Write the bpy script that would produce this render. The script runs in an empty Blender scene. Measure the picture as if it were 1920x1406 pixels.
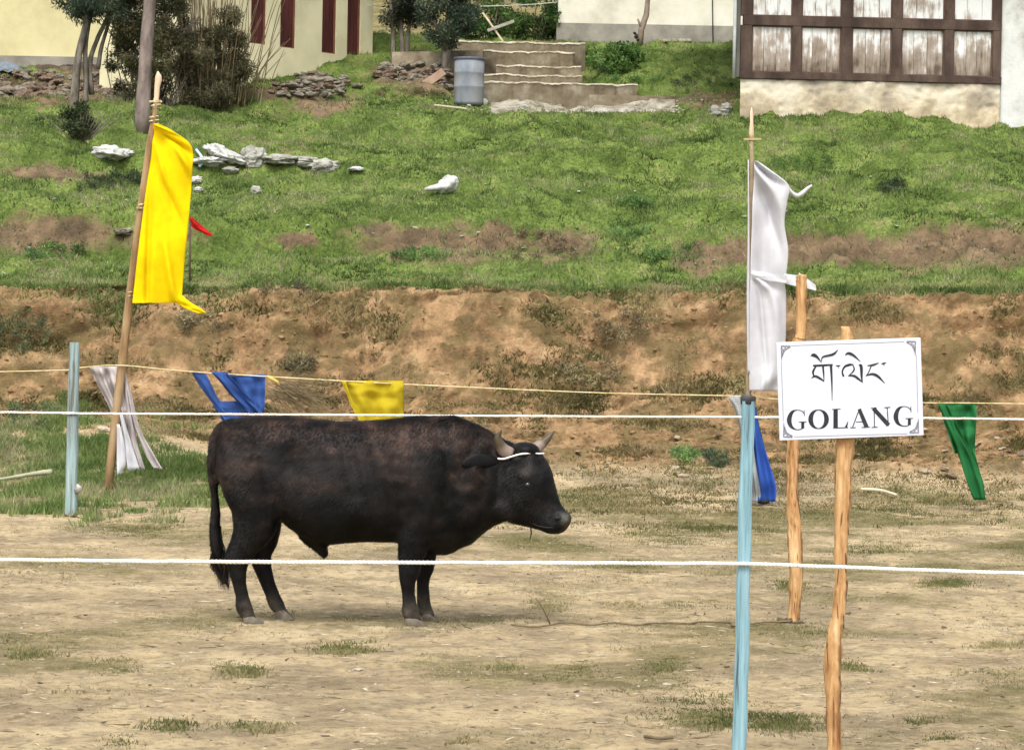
import bpy, bmesh, math, random
import numpy as np
from mathutils import Vector, Matrix

random.seed(7)
rng = np.random.default_rng(11)
scene = bpy.context.scene
col = scene.collection
R = math.radians

# ------------------------------------------------------------------ camera
F = 5444.0          # focal length in pixels of a 1920 wide picture
HY = 590.0          # row where the lens axis meets the picture
CAMZ = 1.85         # eye height above the field
ROLL = R(1.1)       # the picture leans a little
CR, SR = math.cos(ROLL), math.sin(ROLL)
cam_d = bpy.data.cameras.new('camera')
cam = bpy.data.objects.new('camera', cam_d)
col.objects.link(cam)
cam_d.sensor_width = 36.0
cam_d.lens = 36.0 * F / 1920.0
cam_d.shift_y = (HY - 703.0) / 1920.0
cam_d.clip_start = 0.1
cam_d.clip_end = 2000
cam.matrix_world = Matrix(((CR, -SR, 0, 0), (0, 0, -1, 0), (SR, CR, 0, CAMZ), (0, 0, 0, 1)))
scene.camera = cam

# ------------------------------------------------------------------ light
SUN_EL, SUN_AZ = R(56), R(-168)    # from behind the viewer's left shoulder, under thin cloud
world = bpy.data.worlds.new('World')
scene.world = world
world.use_nodes = True
wn, wl = world.node_tree.nodes, world.node_tree.links
wn.clear()
sky = wn.new('ShaderNodeTexSky')
sky.sky_type = 'NISHITA'
sky.sun_disc = False
sky.sun_elevation = SUN_EL
sky.sun_rotation = SUN_AZ
sky.air_density = 1.0
sky.dust_density = 4.0
sky.ozone_density = 1.0
hsv = wn.new('ShaderNodeHueSaturation')
hsv.inputs['Saturation'].default_value = 0.28   # cloud whitens the blue
bg = wn.new('ShaderNodeBackground')
bg.inputs['Strength'].default_value = 0.15
wo = wn.new('ShaderNodeOutputWorld')
wl.new(sky.outputs['Color'], hsv.inputs['Color'])
wl.new(hsv.outputs['Color'], bg.inputs['Color'])
wl.new(bg.outputs['Background'], wo.inputs['Surface'])

sun_d = bpy.data.lights.new('sun', 'SUN')
sun_d.energy = 1.15
sun_d.angle = R(24)
sun_d.color = (1.0, 0.96, 0.9)
sun = bpy.data.objects.new('sun', sun_d)
col.objects.link(sun)
sdir = Vector((math.sin(SUN_AZ) * math.cos(SUN_EL), math.cos(SUN_AZ) * math.cos(SUN_EL), math.sin(SUN_EL)))
sun.rotation_euler = sdir.to_track_quat('Z', 'Y').to_euler()
sun.location = (0, 0, 30)

scene.view_settings.view_transform = 'Standard'
scene.view_settings.look = 'None'
scene.view_settings.exposure = 0.99
scene.view_settings.gamma = 1.0
scene.view_settings.use_curve_mapping = False
scene.render.engine = 'CYCLES'
scene.cycles.use_denoising = True
scene.cycles.max_bounces = 6
scene.cycles.transparent_max_bounces = 8


# ------------------------------------------------------------------ helpers
def ray(px, py):
    dx, dy = px - 960.0, HY - py
    return ((dx * CR - dy * SR) / F, (dx * SR + dy * CR) / F)


def P(px, py, d):
    """point seen at pixel (px, py) of the photograph at depth d metres"""
    a, b = ray(px, py)
    return Vector((a * d, d, CAMZ + b * d))


def PG(px, py, z=0.0):
    """point on the flat field"""
    a, b = ray(px, py)
    d = (z - CAMZ) / b
    return Vector((a * d, d, z))


def proj(x, y, z):
    X = x / y * F
    Z = (z - CAMZ) / y * F
    return 960 + X * CR + Z * SR, HY - (-X * SR + Z * CR)


PERM = np.random.default_rng(3).permutation(512).astype(np.int64)
GR = np.array([(math.cos(a), math.sin(a)) for a in np.linspace(0, 2 * math.pi, 32, endpoint=False)])


def noise2(x, y):
    x = np.asarray(x, float)
    y = np.asarray(y, float)
    xi = np.floor(x).astype(np.int64)
    yi = np.floor(y).astype(np.int64)
    xf, yf = x - xi, y - yi
    u = xf * xf * xf * (xf * (xf * 6 - 15) + 10)
    v = yf * yf * yf * (yf * (yf * 6 - 15) + 10)

    def g(ix, iy, fx, fy):
        h = PERM[(PERM[ix & 511] + iy) & 511] & 31
        return GR[h, 0] * fx + GR[h, 1] * fy
    a = g(xi, yi, xf, yf)
    b = g(xi + 1, yi, xf - 1, yf)
    c = g(xi, yi + 1, xf, yf - 1)
    e = g(xi + 1, yi + 1, xf - 1, yf - 1)
    return ((a * (1 - u) + b * u) * (1 - v) + (c * (1 - u) + e * u) * v) * 1.5


def fbm(x, y, o=4, gain=0.5):
    s, a = 0.0, 1.0
    x = np.asarray(x, float)
    y = np.asarray(y, float)
    for i in range(o):
        s = s + a * noise2(x + 17.3 * i, y - 9.1 * i)
        x, y, a = x * 2.03, y * 2.03, a * gain
    return s


def sstep(a, b, x):
    t = np.clip((np.asarray(x, float) - a) / (b - a), 0, 1)
    return t * t * (3 - 2 * t)


def tag(o, label=None, cat=None, group=None, kind=None):
    if label:
        o['label'] = label
    if cat:
        o['category'] = cat
    if group:
        o['group'] = group
    if kind:
        o['kind'] = kind
    return o


def empty(name, loc, label=None, cat=None, group=None):
    o = bpy.data.objects.new(name, None)
    o.empty_display_size = 0.1
    o.location = loc
    col.objects.link(o)
    return tag(o, label, cat, group)


def world_of(o):
    return world_of(o.parent) @ o.matrix_parent_inverse @ o.matrix_basis if o.parent else o.matrix_basis.copy()


def link(name, me, material=None, parent=None, smooth=False):
    """link a mesh given in world coordinates as an object (child of parent when given)"""
    o = bpy.data.objects.new(name, me)
    col.objects.link(o)
    if material and not me.materials:
        me.materials.append(material)
    if smooth:
        me.polygons.foreach_set('use_smooth', np.ones(len(me.polygons), bool))
    if parent:
        o.parent = parent
        o.matrix_parent_inverse = world_of(parent).inverted()
    return o


def np_mesh(name, v, f, colors=None):
    """mesh from arrays; f is (n,3) or (n,4)"""
    v = np.asarray(v, np.float32).reshape(-1, 3)
    f = np.asarray(f, np.int32)
    k = f.shape[1]
    me = bpy.data.meshes.new(name)
    me.vertices.add(len(v))
    me.vertices.foreach_set('co', v.ravel())
    me.loops.add(f.size)
    me.loops.foreach_set('vertex_index', f.ravel())
    me.polygons.add(len(f))
    me.polygons.foreach_set('loop_start', np.arange(0, f.size, k, dtype=np.int32))
    me.update(calc_edges=True)
    if colors is not None:
        set_col(me, 'Col', colors)
    return me


def set_col(me, name, c):
    c = np.asarray(c, np.float32)
    if c.shape[1] == 3:
        c = np.concatenate([c, np.ones((len(c), 1), np.float32)], 1)
    a = me.attributes.new(name, 'FLOAT_COLOR', 'POINT')
    a.data.foreach_set('color', c.ravel())


_ico = {}


def ico(sub):
    if sub not in _ico:
        bm = bmesh.new()
        bmesh.ops.create_icosphere(bm, subdivisions=sub, radius=1)
        _ico[sub] = ([v.co.copy() for v in bm.verts], [[v.index for v in f.verts] for f in bm.faces])
        bm.free()
    return _ico[sub]


class MB:
    """collects shapes in world coordinates, then builds ONE mesh object"""

    def __init__(s):
        s.v, s.f = [], []

    def add(s, v, f):
        n = len(s.v)
        s.v += [Vector(p) for p in v]
        s.f += [[i + n for i in q] for q in f]
        return s

    def hexa(s, p):
        """8 points: four of the bottom going round, four of the top"""
        return s.add(p, [[3, 2, 1, 0], [4, 5, 6, 7], [0, 1, 5, 4], [1, 2, 6, 5], [2, 3, 7, 6], [3, 0, 4, 7]])

    def box(s, lo, hi):
        (a, b, c), (d, e, g) = lo, hi
        return s.hexa([(a, b, c), (d, b, c), (d, e, c), (a, e, c), (a, b, g), (d, b, g), (d, e, g), (a, e, g)])

    def obox(s, o, ux, uy, uz, sx, sy, sz):
        """oriented box: origin corner and three axes with sizes"""
        o, ux, uy, uz = Vector(o), Vector(ux) * sx, Vector(uy) * sy, Vector(uz) * sz
        return s.hexa([o, o + ux, o + ux + uy, o + uy, o + uz, o + ux + uz, o + ux + uy + uz, o + uy + uz])

    def tube(s, pts, rad, sides=8, jitter=0.0, cap=True, flat=1.0):
        pts = [Vector(p) for p in pts]
        n = len(pts)
        if not isinstance(rad, (list, tuple)):
            rad = [rad] * n
        up = Vector((0.13, -0.9, 0.21)).normalized()
        vs = []
        for i in range(n):
            t = (pts[min(i + 1, n - 1)] - pts[max(i - 1, 0)])
            t = t.normalized() if t.length > 1e-9 else Vector((0, 0, 1))
            if abs(t.dot(up)) > 0.95:
                up = Vector((0.9, 0.2, 0.1)).normalized()
            a = (up - t * up.dot(t)).normalized()
            b = t.cross(a)
            for k in range(sides):
                an = 2 * math.pi * k / sides
                r = rad[i] * (1 + jitter * (random.random() - 0.5))
                vs.append(pts[i] + a * (math.cos(an) * r * flat) + b * (math.sin(an) * r))
        fs = []
        for i in range(n - 1):
            for k in range(sides):
                k2 = (k + 1) % sides
                fs.append([i * sides + k, i * sides + k2, (i + 1) * sides + k2, (i + 1) * sides + k])
        if cap:
            fs.append([k for k in range(sides)][::-1])
            fs.append([(n - 1) * sides + k for k in range(sides)])
        return s.add(vs, fs)

    def ell(s, c, r, sub=2, rot=None, rough=0.0, seed=0, fr=1.6):
        V, Fc = ico(sub)
        c = Vector(c)
        vs = []
        for p in V:
            k = 1.0
            if rough:
                k += rough * 0.6 * float(fbm(p.x * fr + seed * 3.7, p.y * fr - seed * 1.9, 3) + fbm(p.y * fr + seed * 1.3, p.z * fr + seed * 2.9, 3) + fbm(p.z * fr - seed * 2.1, p.x * fr + seed * 0.7, 3))
            q = Vector((p.x * r[0] * k, p.y * r[1] * k, p.z * r[2] * k))
            if rot:
                q = rot @ q
            vs.append(c + q)
        return s.add(vs, Fc)

    def loft(s, rings, cap=True):
        k = len(rings[0])
        vs = [p for r in rings for p in r]
        fs = []
        for i in range(len(rings) - 1):
            for j in range(k):
                j2 = (j + 1) % k
                fs.append([i * k + j, i * k + j2, (i + 1) * k + j2, (i + 1) * k + j])
        if cap:
            fs.append(list(range(k))[::-1])
            fs.append([(len(rings) - 1) * k + j for j in range(k)])
        return s.add(vs, fs)

    def grid(s, rows):
        n, k = len(rows), len(rows[0])
        vs = [p for r in rows for p in r]
        fs = [[i * k + j, i * k + j + 1, (i + 1) * k + j + 1, (i + 1) * k + j] for i in range(n - 1) for j in range(k - 1)]
        return s.add(vs, fs)

    def mesh(s, name):
        me = bpy.data.meshes.new(name)
        me.from_pydata(s.v, [], s.f)
        me.update()
        return me

    def build(s, name, material, parent=None, smooth=False, bevel=0.0, solid=0.0):
        o = link(name, s.mesh(name), material, parent, smooth)
        if solid:
            m = o.modifiers.new('thickness', 'SOLIDIFY')
            m.thickness = solid
            m.offset = 0
        if bevel:
            m = o.modifiers.new('bevel', 'BEVEL')
            m.width = bevel
            m.segments = 2
            m.limit_method = 'ANGLE'
        return o


def spline(pts, n):
    """smooth resampling of a polyline of tuples (Catmull-Rom)"""
    A = np.array(pts, float)
    m = len(A)
    B = np.vstack([2 * A[0] - A[1], A, 2 * A[-1] - A[-2]])
    out = []
    for t in np.linspace(0, m - 1 - 1e-6, n):
        i = int(t)
        u = t - i
        p0, p1, p2, p3 = B[i], B[i + 1], B[i + 2], B[i + 3]
        out.append(0.5 * ((2 * p1) + (-p0 + p2) * u + (2 * p0 - 5 * p1 + 4 * p2 - p3) * u * u + (-p0 + 3 * p1 - 3 * p2 + p3) * u ** 3))
    return np.array(out)


# ------------------------------------------------------------------ materials
def mk(name, cols, scale=4.0, detail=6, rough=0.8, bump=0.0, bscale=None, stretch=(1, 1, 1), coord='Object',
       attr=None, vary=0.25, spec=0.25, transl=0.0, lo=0.35, hi=0.65, distort=0.0, sheen=0.0, metallic=0.0, rot=(0, 0, 0)):
    """procedural material: a ramp over stretched fractal noise (or an attribute colour varied by it)"""
    m = bpy.data.materials.new(name)
    m.use_nodes = True
    nt = m.node_tree
    N, L = nt.nodes, nt.links
    bs = N['Principled BSDF']
    out = N['Material Output']
    tc = N.new('ShaderNodeTexCoord')
    mp = N.new('ShaderNodeMapping')
    mp.inputs['Scale'].default_value = stretch
    mp.inputs['Rotation'].default_value = rot
    L.new(tc.outputs[coord], mp.inputs['Vector'])
    nz = N.new('ShaderNodeTexNoise')
    nz.inputs['Scale'].default_value = scale
    nz.inputs['Detail'].default_value = detail
    nz.inputs['Roughness'].default_value = 0.62
    nz.inputs['Distortion'].default_value = distort
    L.new(mp.outputs['Vector'], nz.inputs['Vector'])
    if attr:
        at = N.new('ShaderNodeAttribute')
        at.attribute_name = attr
        mr = N.new('ShaderNodeMapRange')
        mr.inputs['To Min'].default_value = 1 - vary
        mr.inputs['To Max'].default_value = 1 + vary
        mr.inputs['From Min'].default_value = lo
        mr.inputs['From Max'].default_value = hi
        L.new(nz.outputs['Fac'], mr.inputs['Value'])
        mx = N.new('ShaderNodeVectorMath')
        mx.operation = 'SCALE'
        L.new(at.outputs['Color'], mx.inputs[0])
        L.new(mr.outputs['Result'], mx.inputs['Scale'])
        c = mx.outputs['Vector']
    else:
        rp = N.new('ShaderNodeValToRGB')
        el = rp.color_ramp.elements
        while len(el) < len(cols):
            el.new(0.5)
        for i, cc in enumerate(cols):
            el[i].position = lo + (hi - lo) * i / max(1, len(cols) - 1)
            el[i].color = (*cc, 1)
        L.new(nz.outputs['Fac'], rp.inputs['Fac'])
        c = rp.outputs['Color']
    L.new(c, bs.inputs['Base Color'])
    bs.inputs['Roughness'].default_value = rough
    bs.inputs['Specular IOR Level'].default_value = spec
    bs.inputs['Metallic'].default_value = metallic
    if sheen:
        bs.inputs['Sheen Weight'].default_value = sheen
        bs.inputs['Sheen Roughness'].default_value = 0.4
    if bump:
        n2 = N.new('ShaderNodeTexNoise')
        n2.inputs['Scale'].default_value = bscale or scale * 3
        n2.inputs['Detail'].default_value = 5
        L.new(mp.outputs['Vector'], n2.inputs['Vector'])
        bp = N.new('ShaderNodeBump')
        bp.inputs['Strength'].default_value = bump
        bp.inputs['Distance'].default_value = 0.02
        L.new(n2.outputs['Fac'], bp.inputs['Height'])
        L.new(bp.outputs['Normal'], bs.inputs['Normal'])
    if transl:
        tr = N.new('ShaderNodeBsdfTranslucent')
        L.new(c, tr.inputs['Color'])
        ms = N.new('ShaderNodeMixShader')
        ms.inputs['Fac'].default_value = transl
        L.new(bs.outputs['BSDF'], ms.inputs[1])
        L.new(tr.outputs['BSDF'], ms.inputs[2])
        L.new(ms.outputs['Shader'], out.inputs['Surface'])
    return m


def s2l(r, g, b):
    f = lambda c: c / 12.92 if c <= 0.04045 else ((c + 0.055) / 1.055) ** 2.4
    return (f(r / 255), f(g / 255), f(b / 255))

# ------------------------------------------------------------------ the ground, one sheet
PROF_PX = [(32.0, 850), (33.0, 792), (33.55, 738), (34.0, 640), (34.4, 551), (34.6, 543), (35.0, 540), (38.3, 494), (38.42, 480), (38.72, 438), (39.0, 432), (42.0, 385),
           (45.0, 330), (48.0, 275), (51.5, 218), (53.2, 200)]
PD = [-60, 27.0, 29.0, 30.0, 31.0] + [a for a, b in PROF_PX] + [55.5, 58.0, 62.0, 70.0, 85.0, 130.0, 420.0]
PZ = [0, 0, 0.01, 0.04, 0.15] + [CAMZ + (HY - b) / F * a for a, b in PROF_PX] + [6.45, 7.28, 7.7, 9.2, 13.5, 27.0, 110.0]


def plain_height(x, y):
    """height of the ground without its fine relief"""
    x = np.asarray(x, float)
    y = np.asarray(y, float)
    w = sstep(28, 30.5, y) * (1 - sstep(36, 40, y))
    sh = w * (0.28 * noise2(x * 0.45 + 4.2, y * 0.1) + 0.14 * noise2(x * 1.3, 7.7))
    w2 = sstep(36.5, 37.5, y) * (1 - sstep(40, 42, y))
    sh = sh + w2 * (0.45 * noise2(x * 0.6 + 40, 3.3) + 0.2 * noise2(x * 1.7, 1.7))
    z = np.interp(y + sh, PD, PZ)
    # the left foot of the bank reaches further out, a grassy ramp
    z = z + 0.30 * sstep(-2.2, -4.2, x) * np.exp(-((y - 31.3) / 1.5) ** 2)
    z = z + 0.012 * x * sstep(32.5, 35, y) * (1 - sstep(37, 44, y))
    t = sstep(35.0, 37, y)
    z = z + t * (0.10 * fbm(x * 0.35, y * 0.35, 3))
    # old ledges running along the slope
    lg = fbm(x * 0.16 + 3, y * 0.75 + 0.25 * noise2(x * 0.3, y * 0.2), 4, 0.55)
    z = z + t * (1 - sstep(50, 53, y)) * 0.26 * np.clip(lg * 2.0, -0.6, 0.6)
    # hollow of the steps, the bank left of it held by low walls
    z = z - 0.55 * sstep(0.6, -0.4, np.abs(x - 0.15) - 1.2) * sstep(53.4, 54.2, y) * (1 - sstep(56.5, 57.5, y))
    # heap below the house corner
    z = z + 0.42 * np.exp(-(((x + 4.4) / 1.0) ** 2 + ((y - 52.3) / 1.0) ** 2))
    z = z + 0.22 * np.exp(-(((x + 8.6) / 1.2) ** 2 + ((y - 46.0) / 0.7) ** 2))
    z = z + 0.20 * np.exp(-(((x - 1.0) / 1.3) ** 2 + ((y - 45.2) / 0.8) ** 2))
    z = z + 0.16 * np.exp(-(((x - 2.3) / 1.6) ** 2 + ((y - 43.0) / 0.6) ** 2))
    # the ground lies higher before the timber house
    z = z + 0.33 * sstep(2.2, 3.8, x) * sstep(45.5, 49.6, y) * (1 - sstep(52, 55, y))
    # level yard before the yellow cream house
    w3 = sstep(-4.6, -5.6, x) * sstep(52.2, 53.0, y) * (1 - sstep(66, 75, y))
    z = z * (1 - w3) + np.minimum(z, 6.28) * w3
    return z


def spaced(a, b, s):
    return np.linspace(a, b, int(round((b - a) / s)) + 1)[:-1]


gx = np.concatenate([-np.geomspace(13.05, 320, 22)[::-1], spaced(-13, 13, 0.05), [13.0], np.geomspace(13.05, 320, 22)])
gy = np.concatenate([np.linspace(-60, 8, 10)[:-1], spaced(8, 29.5, 0.065), spaced(29.5, 35.6, 0.028), spaced(35.6, 37.9, 0.075), spaced(37.9, 39.3, 0.035), spaced(39.3, 59, 0.075), np.geomspace(59, 420, 40)])
GX, GY = np.meshgrid(gx, gy)
BASE = plain_height(GX, GY)
inb = sstep(30.8, 32.2, GY) * (1 - sstep(34.6, 35.0, GY))          # the earth bank
inb2 = sstep(37.9, 38.2, GY) * (1 - sstep(39.0, 39.4, GY))         # the low second step
arc = GY * 0.8 + BASE * 1.1
n1 = fbm(GX * 0.9 + 3, arc * 1.1, 5, 0.55)
n2 = fbm(GX * 2.6 + 31, arc * 3.2 + 8, 4, 0.55)
n3 = 1 - np.abs(fbm(GX * 1.5 + 77, arc * 1.0, 4, 0.55)) * 2
rdg = 1 - 2 * np.abs(fbm(GX * 3.4 + 5, arc * 3.8, 4, 0.6))
strat = fbm(GX * 0.55 + 13, arc * 3.2, 4, 0.55)
bump = inb * (0.11 * n1 + 0.035 * n2 + 0.06 * strat + 0.03 * (rdg - 0.4) + 0.04 * fbm(GX * 8, arc * 9, 3, 0.65))
gully = inb * np.clip(fbm(GX * 1.1 + 9.7, GY * 0.15, 3) - 0.1, 0, 1) * 0.35
lip = inb * np.exp(-((GY - 34.12) / 0.13) ** 2) * np.clip(0.5 + 1.2 * fbm(GX * 0.8 + 3, GY * 0 + 5, 3), 0, 1)
GYd = GY - 0.8 * bump + gully + 0.16 * lip
fieldw = (1 - sstep(29, 31, GY))
GZd = BASE + 0.55 * bump + inb2 * 0.12 * fbm(GX * 2.4, GY * 5.0, 5, 0.6)
GZd = GZd + fieldw * (0.018 * fbm(GX * 1.2, GY * 1.2, 4) + 0.010 * fbm(GX * 7, GY * 7, 2))
terr = sstep(35, 36, GY) * (1 - sstep(60, 62, GY))
lump = np.clip(fbm(GX * 1.6 + 12, GY * 1.1 + 5, 3), -0.25, 1)
GZd = GZd + terr * (0.12 * lump + 0.045 * fbm(GX * 4.5, GY * 4.0, 3))


def height(x, y):
    """height of the finished ground"""
    i = int(np.clip(np.searchsorted(gx, x) - 1, 0, len(gx) - 2))
    j = int(np.clip(np.searchsorted(gy, y) - 1, 0, len(gy) - 2))
    u = min(1, max(0, (x - gx[i]) / (gx[i + 1] - gx[i])))
    v = min(1, max(0, (y - gy[j]) / (gy[j + 1] - gy[j])))
    return float((GZd[j, i] * (1 - u) + GZd[j, i + 1] * u) * (1 - v) + (GZd[j + 1, i] * (1 - u) + GZd[j + 1, i + 1] * u) * v)


def PT(px, py, d0=29.0, d1=75.0):
    """first point of the rising ground met by the sight line through a pixel"""
    a, b = ray(px, py)
    d = d0
    while d < d1:
        if height(a * d, d) >= CAMZ + b * d:
            break
        d += 0.04
    return Vector((a * d, d, height(a * d, d)))


# what grows where: values between 0 and 1 over the sheet, ragged by noise
def spots(x, y, z, lst, warp=26):
    """lst: (centre px, centre row, half width, half height) as measured on the photograph"""
    px, py = proj(x, y, z)
    px = px + warp * 1.6 * fbm(x * 1.1 + 5, y * 1.1, 3)
    py = py + warp * 0.5 * fbm(x * 1.3 - 8, y * 1.3 + 3, 3)
    px = px + warp * 1.0 * fbm(x * 4.1 + 15, y * 4.1, 3, 0.6)
    py = py + warp * 0.45 * fbm(x * 4.3 - 18, y * 4.3 + 3, 3, 0.6)
    r = np.zeros_like(x)
    for cx, cy, rx, ry, *st_ in lst:
        q = np.sqrt(((px - cx) / rx) ** 2 + ((py - cy) / ry) ** 2)
        r = np.maximum(r, (1 - sstep(0.15, 1.5, q)) * (st_[0] if st_ else 1.0))
    return r


BARE = [(90, 442, 190, 40), (300, 445, 120, 22), (560, 452, 70, 20), (760, 455, 110, 44), (900, 455, 110, 46), (1060, 460, 80, 36), (1350, 472, 120, 34),
        (1560, 466, 170, 42), (1800, 466, 280, 50), (690, 440, 60, 20, 0.7), (80, 325, 110, 22), (600, 195, 95, 26), (520, 172, 80, 18), (560, 262, 70, 8, 0.5), (860, 388, 55, 8, 0.5), (1120, 195, 160, 20),
        (1010, 350, 50, 7, 0.4), (100, 165, 190, 40), (860, 140, 190, 50), (1000, 130, 80, 60), (1330, 190, 70, 22)]
GREEN = [(180, 890, 300, 44), (60, 840, 190, 45), (330, 880, 110, 40), (90, 800, 90, 30), (1350, 920, 60, 18, 0.5), (1180, 930, 120, 14, 0.4), (1500, 905, 460, 36, 0.26), (1150, 935, 320, 26, 0.26), (1820, 930, 220, 26, 0.3), (700, 900, 300, 30, 0.3)]
TUFTS = [(1320, 1342, 105, 26), (1470, 1356, 70, 14), (340, 1364, 52, 14), (495, 1366, 55, 9), (215, 1391, 26, 9), (1250, 1250, 45, 14), (440, 1256, 40, 16),
         (960, 1248, 30, 9), (1090, 1250, 32, 11), (75, 1230, 40, 9), (210, 1247, 45, 8), (230, 990, 90, 12, 0.5), (1480, 1100, 30, 7), (1765, 1095, 40, 10),
         (1600, 1250, 32, 8), (1030, 1135, 40, 7), (1240, 1138, 85, 8, 0.5), (525, 1153, 22, 6), (1640, 1030, 90, 8, 0.4), (1300, 1000, 140, 18, 0.35), (1700, 960, 160, 16, 0.35),
         (1870, 1212, 60, 7), (70, 1212, 40, 6), (1725, 1354, 28, 9), (1780, 1385, 30, 7), (640, 1215, 60, 6), (1180, 1060, 60, 10), (880, 1390, 25, 7)]
px_all, py_all = proj(GX, np.maximum(GYd, 5), GZd)
g_field = np.clip(0.17 + 0.55 * fbm(GX * 0.55 + 2, GY * 0.5 + 1, 4), 0, 0.5) * (1 - sstep(29.5, 31, GY))
g_field = g_field + 0.30 * sstep(18.5, 23, GY) * (1 - sstep(30, 32, GY)) * sstep(-2.0, 1.0, GX) * (0.7 + 0.6 * fbm(GX * 0.8, GY * 0.6, 3))
g_tuft = spots(GX, np.maximum(GY, 8), GZd, TUFTS, 14) * (1 - sstep(28.5, 30, GY))
g_green = spots(GX, np.maximum(GY, 8), GZd, GREEN, 95)
g_bank = inb * np.clip(0.9 * fbm(GX * 0.9 + 50, arc * 1.3 + 20, 5, 0.6) - 0.06, 0, 0.6)
g_terr = sstep(34.3, 34.9, GYd) * (1 - 0.92 * spots(GX, np.maximum(GY, 8), GZd, BARE, 20))
g_terr = g_terr * np.clip(0.92 + 0.5 * np.minimum(0, fbm(GX * 0.7 + 8, GY * 0.6, 4) + 0.15), 0, 1)
GRASS = np.clip(np.maximum.reduce([g_field, g_tuft * 0.6, g_green * 0.95, g_bank, g_terr]), 0, 1)
CLAY = np.clip(inb + 0.4 * inb2, 0, 1)

nx_, ny_ = len(gx), len(gy)
vid = np.arange(nx_ * ny_).reshape(ny_, nx_)
quads = np.stack([vid[:-1, :-1], vid[:-1, 1:], vid[1:, 1:], vid[1:, :-1]], -1).reshape(-1, 4)
gco = np.stack([GX, GYd, GZd], -1).reshape(-1, 3)
gme = np_mesh('ground', gco, quads)
set_col(gme, 'cover', np.stack([GRASS, CLAY, terr], -1).reshape(-1, 3))

gm = bpy.data.materials.new('ground_soil')
gm.use_nodes = True
nt = gm.node_tree
N, L = nt.nodes, nt.links
bs = N['Principled BSDF']


def nnoise(scale, detail=6, rough=0.6, vec=None):
    n = N.new('ShaderNodeTexNoise')
    n.inputs['Scale'].default_value = scale
    n.inputs['Detail'].default_value = detail
    n.inputs['Roughness'].default_value = rough
    if vec:
        L.new(vec, n.inputs['Vector'])
    return n.outputs['Fac']


def nramp(fac, stops):
    r = N.new('ShaderNodeValToRGB')
    el = r.color_ramp.elements
    while len(el) < len(stops):
        el.new(0.5)
    for e, (p, c) in zip(el, stops):
        e.position = p
        e.color = (*c, 1)
    L.new(fac, r.inputs['Fac'])
    return r.outputs['Color']


def nmix(fac, a, b, mode='MIX'):
    m = N.new('ShaderNodeMix')
    m.data_type = 'RGBA'
    m.blend_type = mode
    for s, v in ((m.inputs[0], fac), (m.inputs[6], a), (m.inputs[7], b)):
        if hasattr(v, 'links'):
            L.new(v, s)
        elif isinstance(v, tuple):
            s.default_value = (*v, 1)
        else:
            s.default_value = v
    return m.outputs[2]


def nmath(op, a, b=0.0):
    m = N.new('ShaderNodeMath')
    m.operation = op
    m.use_clamp = op != 'SUBTRACT' and op != 'MULTIPLY'
    for s, v in ((m.inputs[0], a), (m.inputs[1], b)):
        if hasattr(v, 'links'):
            L.new(v, s)
        else:
            s.default_value = v
    return m.outputs[0]


tc = N.new('ShaderNodeTexCoord')
vec = tc.outputs['Object']
at = N.new('ShaderNodeAttribute')
at.attribute_name = 'cover'
sep = N.new('ShaderNodeSeparateColor')
L.new(at.outputs['Color'], sep.inputs['Color'])
a_grass, a_clay, a_terr = sep.outputs[0], sep.outputs[1], sep.outputs[2]
soil = nramp(nnoise(0.8, 10, 0.72, vec), [(0.36, (0.235, 0.18, 0.107)), (0.44, (0.34, 0.264, 0.158)), (0.50, (0.455, 0.35, 0.205)), (0.58, (0.545, 0.425, 0.25)), (0.68, (0.60, 0.49, 0.31))])
soil = nmix(nmath('MULTIPLY', nramp(nnoise(2.7, 8, 0.7, vec), [(0.49, (0, 0, 0)), (0.58, (1, 1, 1))]), 0.7), soil, (0.29, 0.23, 0.142))
soil = nmix(nmath('MULTIPLY', nramp(nnoise(4.1, 7, 0.72, vec), [(0.53, (0, 0, 0)), (0.63, (1, 1, 1))]), 0.45), soil, (0.53, 0.435, 0.28))
soil = nmix(nmath('MULTIPLY', nramp(nnoise(14, 4, 0.7, vec), [(0.51, (0, 0, 0)), (0.64, (1, 1, 1))]), 0.65), soil, (0.155, 0.12, 0.075))
soil = nmix(nmath('MULTIPLY', nramp(nnoise(9.3, 5, 0.7, vec), [(0.55, (0, 0, 0)), (0.68, (1, 1, 1))]), 0.5), soil, (0.56, 0.47, 0.31))
clay = nramp(nnoise(1.7, 10, 0.76, vec), [(0.34, (0.09, 0.059, 0.031)), (0.42, (0.19, 0.12, 0.06)), (0.49, (0.295, 0.187, 0.094)), (0.56, (0.38, 0.243, 0.127)), (0.66, (0.47, 0.32, 0.18))])
clay = nmix(nmath('MULTIPLY', nramp(nnoise(2.3, 6, 0.65, vec), [(0.45, (0, 0, 0)), (0.56, (1, 1, 1))]), 0.75), clay, (0.135, 0.105, 0.045))
clay = nmix(nmath('MULTIPLY', nramp(nnoise(5.0, 9, 0.78, vec), [(0.53, (0, 0, 0)), (0.63, (1, 1, 1))]), 0.5), clay, (0.10, 0.068, 0.038))
base = nmix(a_clay, soil, clay)
dark = nramp(nnoise(2.2, 8, 0.7, vec), [(0.38, (0.05, 0.036, 0.024)), (0.5, (0.12, 0.082, 0.05)), (0.62, (0.20, 0.135, 0.08))])
base = nmix(nmath('MULTIPLY', a_terr, 0.85), base, dark)
turf_f = nramp(nnoise(1.7, 9, 0.7, vec), [(0.36, (0.13, 0.115, 0.05)), (0.5, (0.20, 0.17, 0.075)), (0.62, (0.29, 0.24, 0.12))])
turf_t = nramp(nnoise(1.3, 9, 0.72, vec), [(0.34, (0.045, 0.07, 0.016)), (0.47, (0.10, 0.146, 0.033)), (0.56, (0.15, 0.205, 0.05)), (0.68, (0.225, 0.235, 0.09))])
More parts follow.
